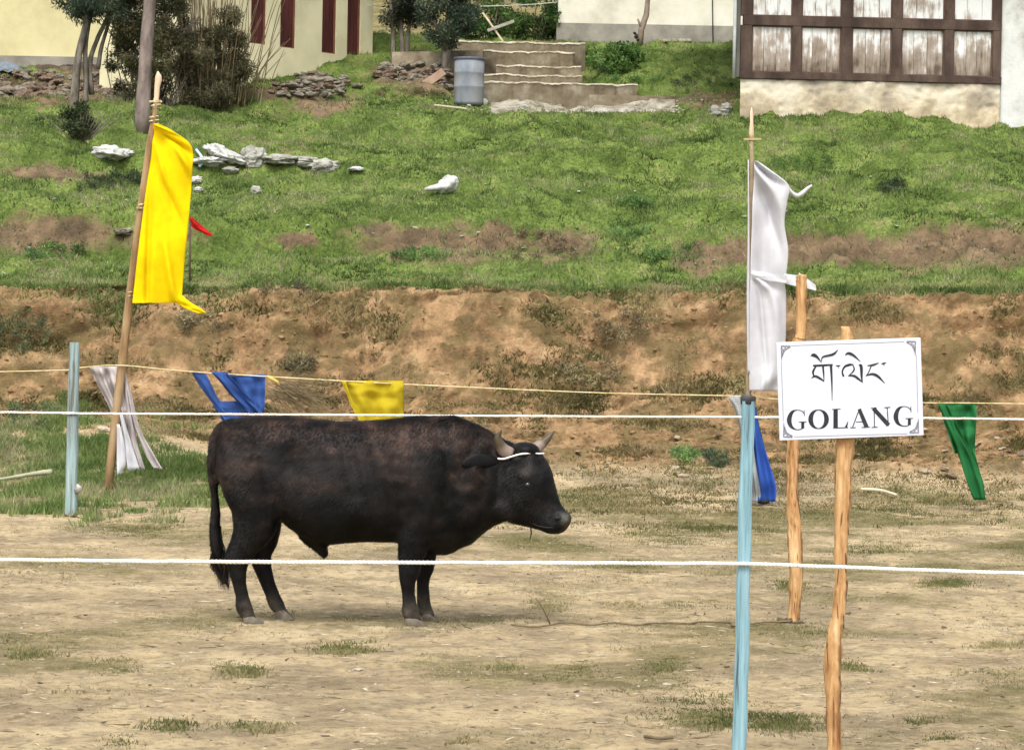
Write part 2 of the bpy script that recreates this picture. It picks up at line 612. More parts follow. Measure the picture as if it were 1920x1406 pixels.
turf = nmix(a_terr, turf_f, turf_t)
turf = nmix(0.75, turf, nramp(nnoise(26, 6, 0.75, vec), [(0.36, (0.42, 0.42, 0.42)), (0.5, (0.9, 0.9, 0.88)), (0.64, (1.45, 1.4, 1.3))]), 'MULTIPLY')
cov = nmath('ADD', a_grass, nmath('MULTIPLY', nmath('SUBTRACT', nnoise(4.0, 9, 0.75, vec), 0.5), 1.1))
cov = nramp(cov, [(0.25, (0, 0, 0)), (0.62, (1, 1, 1))])
base = nmix(cov, base, turf)
L.new(base, bs.inputs['Base Color'])
bs.inputs['Roughness'].default_value = 0.95
bs.inputs['Specular IOR Level'].default_value = 0.1
bp = N.new('ShaderNodeBump')
bp.inputs['Strength'].default_value = 1.0
bp.inputs['Distance'].default_value = 0.06
L.new(nnoise(9, 9, 0.72, vec), bp.inputs['Height'])
L.new(bp.outputs['Normal'], bs.inputs['Normal'])
ground = link('ground', gme, gm, None, True)
tag(ground, kind='structure')


# ------------------------------------------------------------------ grass, uncountable
def blades(name, label, weight, n, h, w, palette, region, lean=0.5, parent=None, two=False, seedcol=0.8):
    """n grass blades over the sheet, as many per place as weight says"""
    wq = (weight[:-1, :-1] + weight[1:, 1:]) * 0.5
    dx = np.diff(gx)[None, :] * np.diff(gy)[:, None]
    cx = (GX[:-1, :-1] + GX[1:, 1:]) * 0.5
    cy = (GY[:-1, :-1] + GY[1:, 1:]) * 0.5
    ok = (cy > region[0]) & (cy < region[1]) & (np.abs(cx) < 1.2 + 0.185 * cy)
    p = (wq * dx * ok).ravel()
    p = p / p.sum()
    cell = rng.choice(len(p), size=n, p=p)
    q = quads[cell]
    u, v = rng.random(n)[:, None], rng.random(n)[:, None]
    b = (gco[q[:, 0]] * (1 - u) + gco[q[:, 1]] * u) * (1 - v) + (gco[q[:, 3]] * (1 - u) + gco[q[:, 2]] * u) * v
    b[:, 2] -= 0.004
    clump = 0.5 + 0.7 * np.clip(fbm(b[:, 0] * 1.3, b[:, 1] * 1.0 + 9, 3) + 0.45, 0, 1.3) + 1.1 * np.clip(fbm(b[:, 0] * 3.1 + 40, b[:, 1] * 2.2, 2) - 0.18, 0, 1)
    hh = h * clump * rng.uniform(0.5, 1.35, n)
    an = rng.uniform(0, 2 * math.pi, n)
    la = rng.uniform(0, 2 * math.pi, n)
    ll = lean * hh * rng.uniform(0.2, 1.2, n)
    side = np.stack([np.cos(an), np.sin(an), np.zeros(n)], 1) * (w * rng.uniform(0.6, 1.4, n))[:, None]
    tip = b + np.stack([np.cos(la) * ll, np.sin(la) * ll, hh], 1)
    pal = np.array(palette)
    t = np.clip(0.5 + 0.75 * fbm(b[:, 0] * 0.8 + 20, b[:, 1] * 0.55, 5, 0.6) + rng.normal(0, 0.16, n), 0, 0.999) * (len(pal) - 1)
    i = t.astype(int)
    cc = pal[i] + (pal[i + 1] - pal[i]) * (t - i)[:, None]
    cc = cc * rng.uniform(seedcol, 2 - seedcol, n)[:, None]
    if two:
        mid = b + (tip - b) * np.array([0.35, 0.35, 0.6])
        vs = np.stack([b - side, b + side, mid + side * 0.7, mid - side * 0.7, tip], 1).reshape(-1, 3)
        k = np.arange(n)[:, None] * 5
        fs = np.concatenate([k + np.array([0, 1, 2]), k + np.array([0, 2, 3]), k + np.array([3, 2, 4])])
        cols = np.repeat(cc, 5, 0)
    else:
        vs = np.stack([b - side, b + side, tip], 1).reshape(-1, 3)
        fs = np.arange(3 * n).reshape(-1, 3)
        cols = np.repeat(cc, 3, 0)
    o = link(name, np_mesh(name, vs, fs, cols), M_blade)
    return tag(o, label, 'grass', kind='stuff')


M_blade = mk('grass_blade', None, scale=3, attr='Col', vary=0.12, rough=0.7, spec=0.15, transl=0.35)
PAL_T = [(0.045, 0.072, 0.020), (0.095, 0.148, 0.040), (0.148, 0.212, 0.060), (0.205, 0.252, 0.092), (0.32, 0.305, 0.165)]
PAL_B = [(0.09, 0.08, 0.03), (0.15, 0.13, 0.05), (0.23, 0.185, 0.085), (0.34, 0.265, 0.14)]
PAL_F = [(0.12, 0.125, 0.05), (0.19, 0.18, 0.08), (0.28, 0.245, 0.13), (0.40, 0.34, 0.21)]
PAL_G = [(0.085, 0.095, 0.03), (0.13, 0.14, 0.045), (0.19, 0.185, 0.075), (0.30, 0.26, 0.13)]
blades('terrace_grass', 'short green grazed grass covering the slope above the earth bank', g_terr ** 1.2 * (0.25 + 0.75 * (GY < 53.5)), 370000, 0.055, 0.009, PAL_T, (34.3, 62), 0.7)
blades('bank_grass', 'dry olive grass and weeds clinging to the earth bank', g_bank ** 1.3 * (1 - g_green), 85000, 0.045, 0.009, PAL_B, (30.5, 35.2), 1.1)
blades('foot_scrub', 'thin olive grass at the foot of the earth bank on the right', g_green * (GY > 23.5) * sstep(-3.2, -1.8, GX), 26000, 0.035, 0.007, PAL_B + PAL_G[:2], (23.5, 34), 1.1)
blades('foot_grass', 'green grass at the foot of the earth bank on the left', g_green * (GY > 23.5) * sstep(-1.8, -3.2, GX), 48000, 0.075, 0.008, PAL_T[1:], (23.5, 34), 0.7)
blades('field_grass', 'thin dry worn grass scattered over the bare field', np.clip(g_field, 0.03, 1) ** 1.2 * (1 - 0.6 * g_green) / (1 + 0.0 * GX), 210000, 0.013, 0.0032, PAL_F, (11.2, 31), 1.3)
blades('field_tuft_grass', 'small greener grass tufts dotted over the bare field', g_tuft ** 0.8, 36000, 0.020, 0.0030, PAL_G, (11.2, 30), 1.0, two=True)
blades('slope_dry_grass', 'sparse dry grass on the bare brown patches of the slope', terr * np.clip(1.0 - g_terr, 0, 1) ** 0.7, 26000, 0.05, 0.009, PAL_B[:3] + PAL_T[1:3], (35.0, 54), 1.0)
blades('edge_grass', 'longer grass hanging over the top edge of the earth bank', np.exp(-((GYd - 34.75) / 0.16) ** 2), 16000, 0.085, 0.009, PAL_T[:4] + [(0.3, 0.25, 0.13)], (34.2, 35.4), 1.2)

# clods sticking out of the cut face
wq = ((inb[:-1, :-1] + inb[1:, 1:]) * 0.5 * (0.25 + np.clip(n2[:-1, :-1] + 0.3, 0, 1)) * (np.diff(gx)[None, :] * np.diff(gy)[:, None]) * (np.abs(GX[:-1, :-1]) < 8.5)).ravel()
nc = 3600
cell = rng.choice(len(wq), nc, p=wq / wq.sum())
cp_ = gco[quads[cell, 0]]
iv, if_ = ico(1)
iv = np.array([tuple(q) for q in iv])
sz = np.exp(rng.uniform(math.log(0.009), math.log(0.032), nc))
cp_ = cp_ + np.stack([np.zeros(nc), sz * 0.5, -sz * 0.2], 1)
qv = iv[None] * (1 + 0.30 * rng.normal(size=(nc, len(iv), 1))) * np.array([1.5, 1, 0.7]) * sz[:, None, None]
cl_me = np_mesh('bank_clods', (qv + cp_[:, None]).reshape(-1, 3), (np.array(if_)[None] + (np.arange(nc) * len(iv))[:, None, None]).reshape(-1, 3))
M_clay = mk('clay_clod', [(0.11, 0.072, 0.038), (0.20, 0.13, 0.066), (0.30, 0.195, 0.10)], scale=3.0, detail=8, rough=1.0, bump=0.5, bscale=30, spec=0.1)
tag(link('bank_clods', cl_me, M_clay), 'small clods of brown earth sticking out of the cut bank', 'earth', kind='stuff')

# ------------------------------------------------------------------ buildings
M_cream = mk('cream_plaster', [(0.49, 0.44, 0.245), (0.565, 0.515, 0.29), (0.61, 0.56, 0.33)], scale=1.1, detail=8, rough=0.9, bump=0.15, bscale=14)
M_cream2 = mk('pale_cream_plaster', [(0.54, 0.50, 0.32), (0.63, 0.585, 0.375), (0.69, 0.64, 0.425)], scale=1.0, detail=8, rough=0.9, bump=0.15, bscale=14)
M_greyplinth = mk('grey_plinth', [(0.17, 0.16, 0.135), (0.24, 0.225, 0.19), (0.31, 0.29, 0.24)], scale=2.0, detail=9, rough=0.95, bump=0.3, bscale=18)
M_maroon = mk('maroon_shutter', [(0.045, 0.010, 0.008), (0.075, 0.017, 0.014), (0.10, 0.025, 0.02)], scale=2.2, detail=7, rough=0.6, stretch=(1, 1, 0.35), spec=0.3)
M_white = mk('whitewash', [(0.62, 0.61, 0.56), (0.74, 0.73, 0.68), (0.80, 0.79, 0.74)], scale=1.2, detail=9, rough=0.92, bump=0.25, bscale=16)
M_old_white = mk('weathered_whitewash', [(0.22, 0.19, 0.14), (0.46, 0.46, 0.42), (0.57, 0.58, 0.55), (0.61, 0.62, 0.59)], scale=2.1, detail=10, rough=0.92, bump=0.3, bscale=20, lo=0.28, hi=0.7)
M_timber = mk('old_brown_timber', [(0.035, 0.022, 0.017), (0.062, 0.040, 0.030), (0.10, 0.068, 0.052)], scale=3.0, detail=8, rough=0.8, stretch=(1, 1, 0.5), bump=0.4, bscale=22)
M_dark = mk('dark_interior', [(0.02, 0.017, 0.014), (0.035, 0.03, 0.026)], scale=3, rough=0.95)
M_roof = mk('grey_roof_sheet', [(0.20, 0.20, 0.20), (0.30, 0.30, 0.31)], scale=2, rough=0.6)
M_concrete = mk('worn_concrete', [(0.075, 0.058, 0.035), (0.14, 0.112, 0.072), (0.20, 0.17, 0.115), (0.30, 0.27, 0.20)], scale=2.6, detail=11, rough=0.95, bump=0.6, bscale=14, lo=0.3, hi=0.7)
M_tread = mk('pale_step_edge', [(0.22, 0.19, 0.13), (0.40, 0.36, 0.27), (0.56, 0.52, 0.42)], scale=3.5, detail=9, rough=0.95, bump=0.5, bscale=16)
M_stone = mk('field_stone', [(0.10, 0.085, 0.065), (0.17, 0.15, 0.115), (0.27, 0.24, 0.19)], scale=3.4, detail=9, rough=0.95, bump=0.5, bscale=16)
M_stone_pale = mk('pale_stone', [(0.30, 0.25, 0.18), (0.44, 0.38, 0.28), (0.56, 0.50, 0.39)], scale=6, detail=8, rough=0.95, bump=0.4, bscale=30)
M_pipe = mk('grey_pipe', [(0.34, 0.36, 0.34), (0.45, 0.47, 0.44)], scale=3, rough=0.55)


def plaster_foot():
    """old plaster below the timber front: limewash, ochre earth and damp brown, ragged"""
    m = mk('ochre_plaster_base', [(0.12, 0.085, 0.055), (0.27, 0.20, 0.125), (0.44, 0.36, 0.225), (0.58, 0.52, 0.40)], scale=1.6, detail=14, rough=0.95, bump=1.0, bscale=7, lo=0.40, hi=0.58)
    nt = m.node_tree
    N, L = nt.nodes, nt.links
    bs = N['Principled BSDF']
    old = bs.inputs['Base Color'].links[0].from_socket
    tc = N.new('ShaderNodeTexCoord')
    sp = N.new('ShaderNodeSeparateXYZ')
    L.new(tc.outputs['Generated'], sp.inputs[0])
    nz = N.new('ShaderNodeTexNoise')
    nz.inputs['Scale'].default_value = 1.4
    nz.inputs['Detail'].default_value = 8
    L.new(tc.outputs['Object'], nz.inputs['Vector'])
    ad = N.new('ShaderNodeMath')
    ad.operation = 'MULTIPLY_ADD'
    ad.inputs[1].default_value = 0.9
    L.new(nz.outputs['Fac'], ad.inputs[0])
    L.new(sp.outputs['Z'], ad.inputs[2])
    rp = N.new('ShaderNodeValToRGB')
    e = rp.color_ramp.elements
    e[0].position, e[0].color = 0.62, (0.25, 0.185, 0.12, 1)
    e[1].position, e[1].color = 0.85, (0.50, 0.43, 0.29, 1)
    e2 = e.new(1.0)
    e2.position, e2.color = 1.0, (0.55, 0.525, 0.45, 1)
    mr = N.new('ShaderNodeMapRange')
    mr.inputs['From Min'].default_value = 0.0
    mr.inputs['From Max'].default_value = 1.9
    L.new(ad.outputs[0], mr.inputs['Value'])
    L.new(mr.outputs['Result'], rp.inputs['Fac'])
    e[0].position, e[1].position, e[2].position = 0.30, 0.52, 0.80
    mx = N.new('ShaderNodeMix')
    mx.data_type = 'RGBA'
    mx.inputs[0].default_value = 0.45
    L.new(old, mx.inputs[6])
    L.new(rp.outputs['Color'], mx.inputs[7])
    L.new(mx.outputs[2], bs.inputs['Base Color'])
    return m


def peeling(name, bare_lo, bare_hi):
    """white paint flaking off grey-brown boards; more is gone towards the board's foot"""
    m = bpy.data.materials.new(name)
    m.use_nodes = True
    N, L = m.node_tree.nodes, m.node_tree.links
    bs = N['Principled BSDF']
    tc = N.new('ShaderNodeTexCoord')
    oi = N.new('ShaderNodeObjectInfo')
    av = N.new('ShaderNodeVectorMath')
    av.operation = 'ADD'
    L.new(tc.outputs['Object'], av.inputs[0])
    mv = N.new('ShaderNodeVectorMath')
    mv.operation = 'SCALE'
    mv.inputs[0].default_value = (13.1, 3.7, 9.9)
    L.new(oi.outputs['Random'], mv.inputs['Scale'])
    L.new(mv.outputs['Vector'], av.inputs[1])
    mp = N.new('ShaderNodeMapping')
    mp.inputs['Scale'].default_value = (1, 1, 0.14)
    L.new(av.outputs['Vector'], mp.inputs['Vector'])
    n1 = N.new('ShaderNodeTexNoise')
    n1.inputs['Scale'].default_value = 16
    n1.inputs['Detail'].default_value = 8
    n1.inputs['Roughness'].default_value = 0.7
    L.new(mp.outputs['Vector'], n1.inputs['Vector'])
    n2 = N.new('ShaderNodeTexNoise')
    n2.inputs['Scale'].default_value = 3.2
    n2.inputs['Detail'].default_value = 6
    L.new(av.outputs['Vector'], n2.inputs['Vector'])
    sp = N.new('ShaderNodeSeparateXYZ')
    L.new(tc.outputs['Generated'], sp.inputs[0])
    ma = N.new('ShaderNodeMapRange')
    ma.inputs['To Min'].default_value = bare_lo
    ma.inputs['To Max'].default_value = bare_hi
    L.new(sp.outputs['Z'], ma.inputs['Value'])
    s1 = N.new('ShaderNodeMath')
    s1.operation = 'ADD'
    L.new(n1.outputs['Fac'], s1.inputs[0])
    L.new(n2.outputs['Fac'], s1.inputs[1])
    s2 = N.new('ShaderNodeMath')
    s2.operation = 'SUBTRACT'
    L.new(s1.outputs[0], s2.inputs[0])
    L.new(ma.outputs['Result'], s2.inputs[1])
    rp = N.new('ShaderNodeValToRGB')
    e = rp.color_ramp.elements
    e[0].position, e[0].color = 0.05, (0.10, 0.075, 0.055, 1)
    e[1].position, e[1].color = 0.62, (0.66, 0.67, 0.65, 1)
    for p, c in ((0.22, (0.22, 0.175, 0.135)), (0.42, (0.32, 0.27, 0.225)), (0.52, (0.50, 0.475, 0.44))):
        k = e.new(p)
        k.color = (*c, 1)
    L.new(s2.outputs[0], rp.inputs['Fac'])
    L.new(rp.outputs['Color'], bs.inputs['Base Color'])
    bs.inputs['Roughness'].default_value = 0.85
    bs.inputs['Specular IOR Level'].default_value = 0.2
    bp = N.new('ShaderNodeBump')
    bp.inputs['Strength'].default_value = 0.3
    bp.inputs['Distance'].default_value = 0.01
    L.new(n1.outputs['Fac'], bp.inputs['Height'])
    L.new(bp.outputs['Normal'], bs.inputs['Normal'])
    return m


M_peel_hi = peeling('peeling_white_boards', 0.45, 0.30)
M_peel_lo = peeling('bare_peeling_boards', 0.84, 0.40)

# --- the old house with the timber front, on the right
hA = P(1388, 213, 50.0)
ang = R(2.5)
ub = Vector((0.10, 1, 0)).normalized()     # the side wall runs straight back
ux, uy, uz = Vector((math.cos(ang), math.sin(ang), 0)), Vector((-math.sin(ang), math.cos(ang), 0)), Vector((0, 0, 1))


def on_wall(px, py):
    """(along, up) on the house front seen at a pixel"""
    a, b = ray(px, py)
    dv = Vector((a, 1, b))
    o = Vector((0, 0, CAMZ))
    t = (hA - o).dot(uy) / dv.dot(uy)
    q = o + dv * t - hA
    return q.dot(ux), q.z + hA.z


house = empty('timber_house', hA, 'old whitewashed house with a brown timber front of peeling white panels', 'house')


def hb(name, s0, s1, z0, z1, y0, y1, material, parent=None, bevel=0.006):
    """box on the house front, y0..y1 in front of (negative) or behind the wall plane"""
    m = MB().obox(hA + ux * s0 + uy * y0 + uz * (z0 - hA.z), ux, uy, uz, s1 - s0, y1 - y0, z1 - z0)
    return m.build(name, material, parent or house, bevel=bevel)


zs = on_wall(1630, 140)[1]       # top of the bottom beam
zb = on_wall(1630, 153)[1]
zr0, zr1 = on_wall(1630, 53)[1], on_wall(1630, 35)[1]
ztop = zr1 + (zr0 - zs)
s_end = on_wall(1876, 100)[0]
MB().obox(hA + ux * 0.26 + ub * 0.12 + uz * (ztop + 0.16 - hA.z), ux, ub, uz, s_end + 2.3, 5.3, 0.85).build('wall', M_white, house)
hb('upper_wall', 0.02, s_end + 2.6, ztop + 0.15, ztop + 1.0, -0.02, 0.09, M_white, bevel=0)
hb('inner_wall', 0.06, s_end - 0.02, zb, ztop + 0.15, 0.13, 0.3, M_dark, bevel=0)
# rough plaster foot: an uneven face
rows = []
for zz in np.linspace(4.55, zb - 0.004, 40):
    rows.append([hA + ux * s + uy * (-0.035 + 0.028 * float(fbm(s * 2.1, zz * 2.6, 3)) + 0.03 * max(0.0, float(fbm(s * 3.7 + 8, zz * 6.5, 5, 0.6)) - 0.12)) + uz * (zz - hA.z) for s in np.linspace(-0.01, s_end, 170)])
rows.append([p + uy * (0.25 - (p - hA).dot(uy)) for p in rows[-1]])
MB().grid(rows).build('plaster_base', plaster_foot(), house, smooth=True)
MB().obox(hA + ux * 0.3 + ub * 0.1 + uz * (4.6 - hA.z), ux, ub, uz, s_end - 0.3, 5.0, zb - 4.63).build('wall_core', M_white, house)
rows = []
for zz in np.linspace(4.55, ztop + 0.15, 26):
    rows.append([hA + ux * s + uy * (-0.10 + 0.02 * float(fbm(s * 1.7 + 9, zz * 1.7, 4))) + uz * (zz - hA.z) for s in np.linspace(s_end + 0.012, s_end + 2.6, 40)])
rows = [[r[0] + uy * 0.3] + r for r in rows]
MB().grid(rows).build('white_wall', M_old_white, house, smooth=True)
# left side wall of the house, going back
m = MB()
m.obox(hA + ub * 0.3 + ux * 0.03 + uz * (4.55 - hA.z), ux, ub, uz, 0.2, 5.2, ztop + 0.7 - 4.55)
m.build('side_wall', M_white, house)
# frame
hb('bottom_beam', -0.03, s_end + 0.01, zb, zs, -0.075, 0.12, M_timber)
hb('middle_rail', 0.02, s_end - 0.0, zr0, zr1, -0.05, 0.10, M_timber)
hb('top_rail', 0.02, s_end - 0.0, ztop, ztop + 0.15, -0.06, 0.10, M_timber)
cols_px = [(1409, 1485), (1502, 1577), (1597, 1672), (1690, 1770), (1787, 1861)]
sl = [(on_wall(a, 90)[0], on_wall(b, 90)[0]) for a, b in cols_px]
edges = [(-0.02, sl[0][0])] + [(sl[i][1], sl[i + 1][0]) for i in range(4)] + [(sl[4][1], s_end)]
for i, (a, b) in enumerate(edges):
    hb('frame_post', a, b, zs, zr0, -0.043, 0.10, M_timber)
    hb('frame_post', a, b, zr1, ztop, -0.043, 0.10, M_timber)
M_bead = mk('reddish_timber_bead', [(0.075, 0.042, 0.032), (0.13, 0.08, 0.06)], scale=4, rough=0.8)
for r, (z0, z1, mm) in enumerate(((zs, zr0, M_peel_lo), (zr1, ztop, M_peel_hi))):
    for i, (a, b) in enumerate(sl):
        f = MB()
        t = 0.02
        f.obox(hA + ux * a + uy * -0.012 + uz * (z0 - hA.z), ux, uy, uz, b - a, 0.05, t)
        f.obox(hA + ux * a + uy * -0.012 + uz * (z1 - t - hA.z), ux, uy, uz, b - a, 0.05, t)
        f.obox(hA + ux * a + uy * -0.010 + uz * (z0 + t - hA.z), ux, uy, uz, t, 0.05, z1 - z0 - 2 * t)
        f.obox(hA + ux * (b - t) + uy * -0.010 + uz * (z0 + t - hA.z), ux, uy, uz, t, 0.05, z1 - z0 - 2 * t)
        pan = f.build('window_panel', M_bead, house)
        cuts = sorted([0, random.uniform(0.26, 0.38), random.uniform(0.60, 0.74), 1.0])
        for k in range(3):
            s0, s1 = a + t + (b - a - 2 * t) * cuts[k], a + t + (b - a - 2 * t) * cuts[k + 1]
            g = random.uniform(0.004, 0.009)
            dy = random.uniform(-0.004, 0.006)
            hb('plank', s0 + g * 0.5, s1 - g * 0.5, z0 + t, z1 - t, 0.018 + dy, 0.05 + dy, mm, pan, 0.002)
# corner boards and the rain pipe
hb('corner_board', -0.09, -0.025, zb + 0.02, ztop + 0.6, -0.02, 0.10, mk('grey_weathered_board', [(0.06, 0.06, 0.05), (0.12, 0.12, 0.10)], scale=5, rough=0.85, stretch=(1, 1, .3)), None)
rp = MB().tube([hA + ux * -0.125 + uy * -0.02 + uz * (zz - hA.z) for zz in (on_wall(1376, 147)[1], 6.6, ztop + 0.9)], 0.03, 10)
rp.build('rain_pipe', M_pipe, house, True)
# roof (above the picture, keeps the rain off and closes the house)
m = MB()
e0 = hA + ux * -0.9 + uy * -0.9 + uz * (ztop + 1.05 - hA.z)
m.obox(e0, ux, (uy * 0.93 + uz * 0.36).normalized(), uz, s_end + 4.3, 4.2, 0.06)
m.obox(hA + ux * -0.9 + uy * 6.9 + uz * (ztop + 1.0 - hA.z), ux, (uy * -0.93 + uz * 0.36).normalized(), uz, s_end + 4.3, 4.2, 0.06)
m.build('roof', M_roof, house)

# --- white house in the middle
bL = P(1043, 78, 61.0)
bR = P(1420, 82, 61.0)
wh = empty('white_house', bL, 'cream white house wall with a grey plinth behind the grassy mound', 'house')
zp = P(1043, 43, 61.0).z
x0, x1 = bL.x, bR.x + 3.5
MB().box((x0 + 0.03, 61.03, zp), (x1, 66, zp + 2.6)).build('wall', mk('white_house_wall', [(0.46, 0.44, 0.35), (0.58, 0.555, 0.455), (0.64, 0.62, 0.535)], scale=1.3, detail=9, rough=0.92, bump=0.2, bscale=16), wh)
MB().box((x0, 61.0, bL.z - 1.2), (x1 + .03, 66.03, zp)).build('plinth', M_greyplinth, wh)
MB().obox((x0 - 0.7, 60.2, zp + 2.5), (1, 0, 0), (0, 0.94, 0.34), (0, 0, 1), x1 - x0 + 1.4, 3.4, 0.06).build('roof', M_roof, wh)
pp = MB().tube([P(1337, 85, 60.96), P(1336, 20, 60.96), P(1334, -120, 60.96)], 0.012, 6)
pp.build('drain_pipe', M_dark, wh, True)

# --- cream house with maroon shutters, seen along its side wall
c0, c1 = P(330, 118, 52.6), P(697, 163, 57.2)
cz = 5.2
wdir = Vector((c1.x - c0.x, c1.y - c0.y, 0)).normalized()
wback = Vector((-wdir.y, wdir.x, 0))
wlen = math.hypot(c1.x - c0.x, c1.y - c0.y)
ch = empty('cream_house', (c1.x, c1.y, c1.z), 'pale cream house side wall with four tall maroon shutters', 'house')


def on_side(px, py):
    a, b = ray(px, py)
    n = Vector((wdir.y, -wdir.x, 0))
    o = Vector((0, 0, CAMZ))
    dv = Vector((a, 1, b))
    t = (c0 - o).dot(n) / dv.dot(n)
    q = o + dv * t
    return (q - c0).dot(wdir), q.z


wins = [(470, 499, 484, 72), (525, 554, 540, 85), (603, 630, 617, 106), (650, 675, 663, 117)]
cuts = [0.0]
ws = []
for a, b, cx, by in wins:
    sa, sb = on_side(a, by)[0], on_side(b, by)[0]
    ws.append((sa, sb, on_side(cx, by)[1]))
zw = sum(w[2] for w in ws) / 4
ztp = zw + 2.0
segs = []
prev = 0.0
W = MB()


def wallbox(s0, s1, z0, z1):
    W.obox(Vector((c0.x, c0.y, z0)) + wdir * s0, wdir, wback, Vector((0, 0, 1)), s1 - s0, 0.35, z1 - z0)


wallbox(0, wlen, cz - 0.6, zw)
for sa, sb, zz in ws:
    wallbox(prev, sa, zw, ztp)
    prev = sb
wallbox(prev, wlen, zw, ztp)
wallbox(0, wlen, ztp, ztp + 0.8)
W.build('wall', M_cream2, ch)
B = MB()
B.obox(Vector((c0.x, c0.y, cz - 0.6)) + wback * 1.6, wdir, wback, Vector((0, 0, 1)), wlen, 0.3, ztp + 0.8 - cz + 0.6)
B.obox(Vector((c0.x, c0.y, cz - 0.6)) + wdir * 0.0 + wback * 0.352, wdir, wback, Vector((0, 0, 1)), 0.3, 1.24, ztp + 0.8 - cz + 0.6)
B.obox(Vector((c0.x, c0.y, cz - 0.6)) + wdir * (wlen - 0.3) + wback * 0.352, wdir, wback, Vector((0, 0, 1)), 0.3, 1.24, ztp + 0.8 - cz + 0.6)
B.build('back_wall', M_cream2, ch)
MB().obox(Vector((c0.x, c0.y, ztp + 0.82)) - wdir * 0.5 - wback * 0.6, wdir, wback, Vector((0, 0, 1)), wlen + 1.0, 2.9, 0.12).build('roof', M_roof, ch)
M_shedge = mk('shutter_edge', [(0.13, 0.05, 0.03), (0.20, 0.09, 0.05)], scale=4, rough=0.7)
for sa, sb, zz in ws:
    o = Vector((c0.x, c0.y, zw))
    sh = MB().obox(o + wdir * (sa + 0.025) + wback * 0.06 + Vector((0, 0, 0.02)), wdir, wback, Vector((0, 0, 1)), sb - sa - 0.05, 0.04, 1.96).build('shutter', M_maroon, ch, bevel=0.004)
    fr = MB()
    fr.obox(o + wdir * sa + wback * 0.03, wdir, wback, Vector((0, 0, 1)), 0.025, 0.1, 2.0)
    fr.obox(o + wdir * (sb - 0.025) + wback * 0.03, wdir, wback, Vector((0, 0, 1)), 0.025, 0.1, 2.0)
    fr.obox(o + wdir * (sa + 0.025) + wback * 0.028, wdir, wback, Vector((0, 0, 1)), sb - sa - 0.05, 0.1, 0.02)
    fr.build('frame', M_shedge, sh)
    bt = MB()
    for q in (0.35, 0.68):
        bt.obox(o + wdir * (sa + 0.03 + (sb - sa - 0.06) * q) + wback * 0.052 + Vector((0, 0, 0.02)), wdir, wback, Vector((0, 0, 1)), 0.012, 0.01, 1.95)
    bt.build('shutter_rib', M_maroon, sh)

# --- yellow-cream house at far left with its grey plinth
yl, yr = P(-420, 125, 57.5), P(330, 135, 57.5)
yh = empty('yellow_cream_house', P(100, 135, 57.5), 'yellow cream house wall with a grey plinth behind the rubble wall', 'house')
zy = P(90, 106, 57.5).z
MB().box((yl.x, 57.53, zy), (yr.x, 62, zy + 3.2)).build('wall', M_cream, yh)
MB().box((yl.x - 0.03, 57.5, 5.2), (yr.x + 0.03, 62.03, zy)).build('plinth', M_greyplinth, yh)
MB().obox((yl.x - 0.7, 56.7, zy + 3.1), (1, 0, 0), (0, 0.94, 0.34), (0, 0, 1), yr.x - yl.x + 1.4, 3.4, 0.06).build('roof', M_roof, yh)
da, db = P(296, -80, 57.3), P(342, 95, 57.3)
dr = MB().box((P(300, 60, 57.4).x, 57.44, zy + 0.15), (P(338, 60, 57.4).x, 57.53, zy + 1.9))
dr.build('window', M_timber, yh, bevel=0.01)
for a, b in ((122, 140), (150, 158), (170, 178), (188, 208)):
    MB().box((P(a, 125, 57.3).x, 57.44, P(a, 131, 57.4).z), (P(b, 125, 57.3).x, 57.50, P(a, 121, 57.4).z)).build('vent_slot', M_dark, yh)
# blue-grey sheet lying at the far left
q = [P(-60, 133, 54.6), P(60, 135, 54.6), P(20, 117, 56.2), P(-60, 112, 56.2)]
m = MB()
nr = 6
rows = []
for j in range(nr + 1):
    v = j / nr
    a, b = q[0].lerp(q[3], v), q[1].lerp(q[2], v)
    rows.append([a.lerp(b, u / 24) + Vector((0, 0, 0.02 * math.sin(u * 1.57))) for u in range(25)])
m.grid(rows)
o = m.build('roofing_sheet', mk('blue_grey_sheet', [(0.08, 0.11, 0.15), (0.15, 0.19, 0.25)], scale=4, rough=0.5), None, solid=0.004)
tag(o, 'blue grey corrugated sheet lying on the rubble by the yellow cream house', 'sheet')

# ------------------------------------------------------------------ steps, walls of stones
st = empty('stone_steps', P(1000, 205, 53.6), 'worn concrete steps climbing between the houses beside the drum', 'steps')
STEPS = [(153, 160, 54.0, 905, 1196), (139, 145, 54.6, 908, 1092), (121, 127, 55.3, 930, 1090), (93, 101, 56.1, 850, 1078), (76, 83, 56.9, 850, 1098)]
for i, (yl_, yr_, d, xa, xb) in enumerate(STEPS):
    a, b = P(xa, yl_, d), P(xb, yr_, d)
    zt = (a.z + b.z) / 2
    n = 60
    top, bot, bk = [], [], []
    for k in range(n + 1):
        x = a.x + (b.x - a.x) * k / n
        w = 0.07 * float(fbm(x * 1.7 + i * 9, i * 4.1, 4, 0.6))
        h = 0.024 * float(fbm(x * 1.9 + i * 5, 2 + i * 3.1, 4, 0.6))
        top.append(Vector((x, d + w, zt + h)))
        bot.append(Vector((x, d + w + 0.03, zt - 0.62)))
        bk.append(Vector((x, d + 1.0, zt + 0.02)))
    lip = [p + Vector((0, -0.02, -0.03 + 0.018 * random.random())) for p in top]
    lip2 = [p + Vector((0, -0.02, -0.004)) for p in top]
    s_ = MB().grid([bot, [p + Vector((0, 0.012, 0)) for p in lip], ]).build('step', M_concrete, st)
    MB().grid([[p + Vector((0, 0.03, -0.001)) for p in lip], lip, lip2, [p + Vector((0, 0.0, 0.008)) for p in top], bk]).build('tread', M_tread, s_)
rows = []
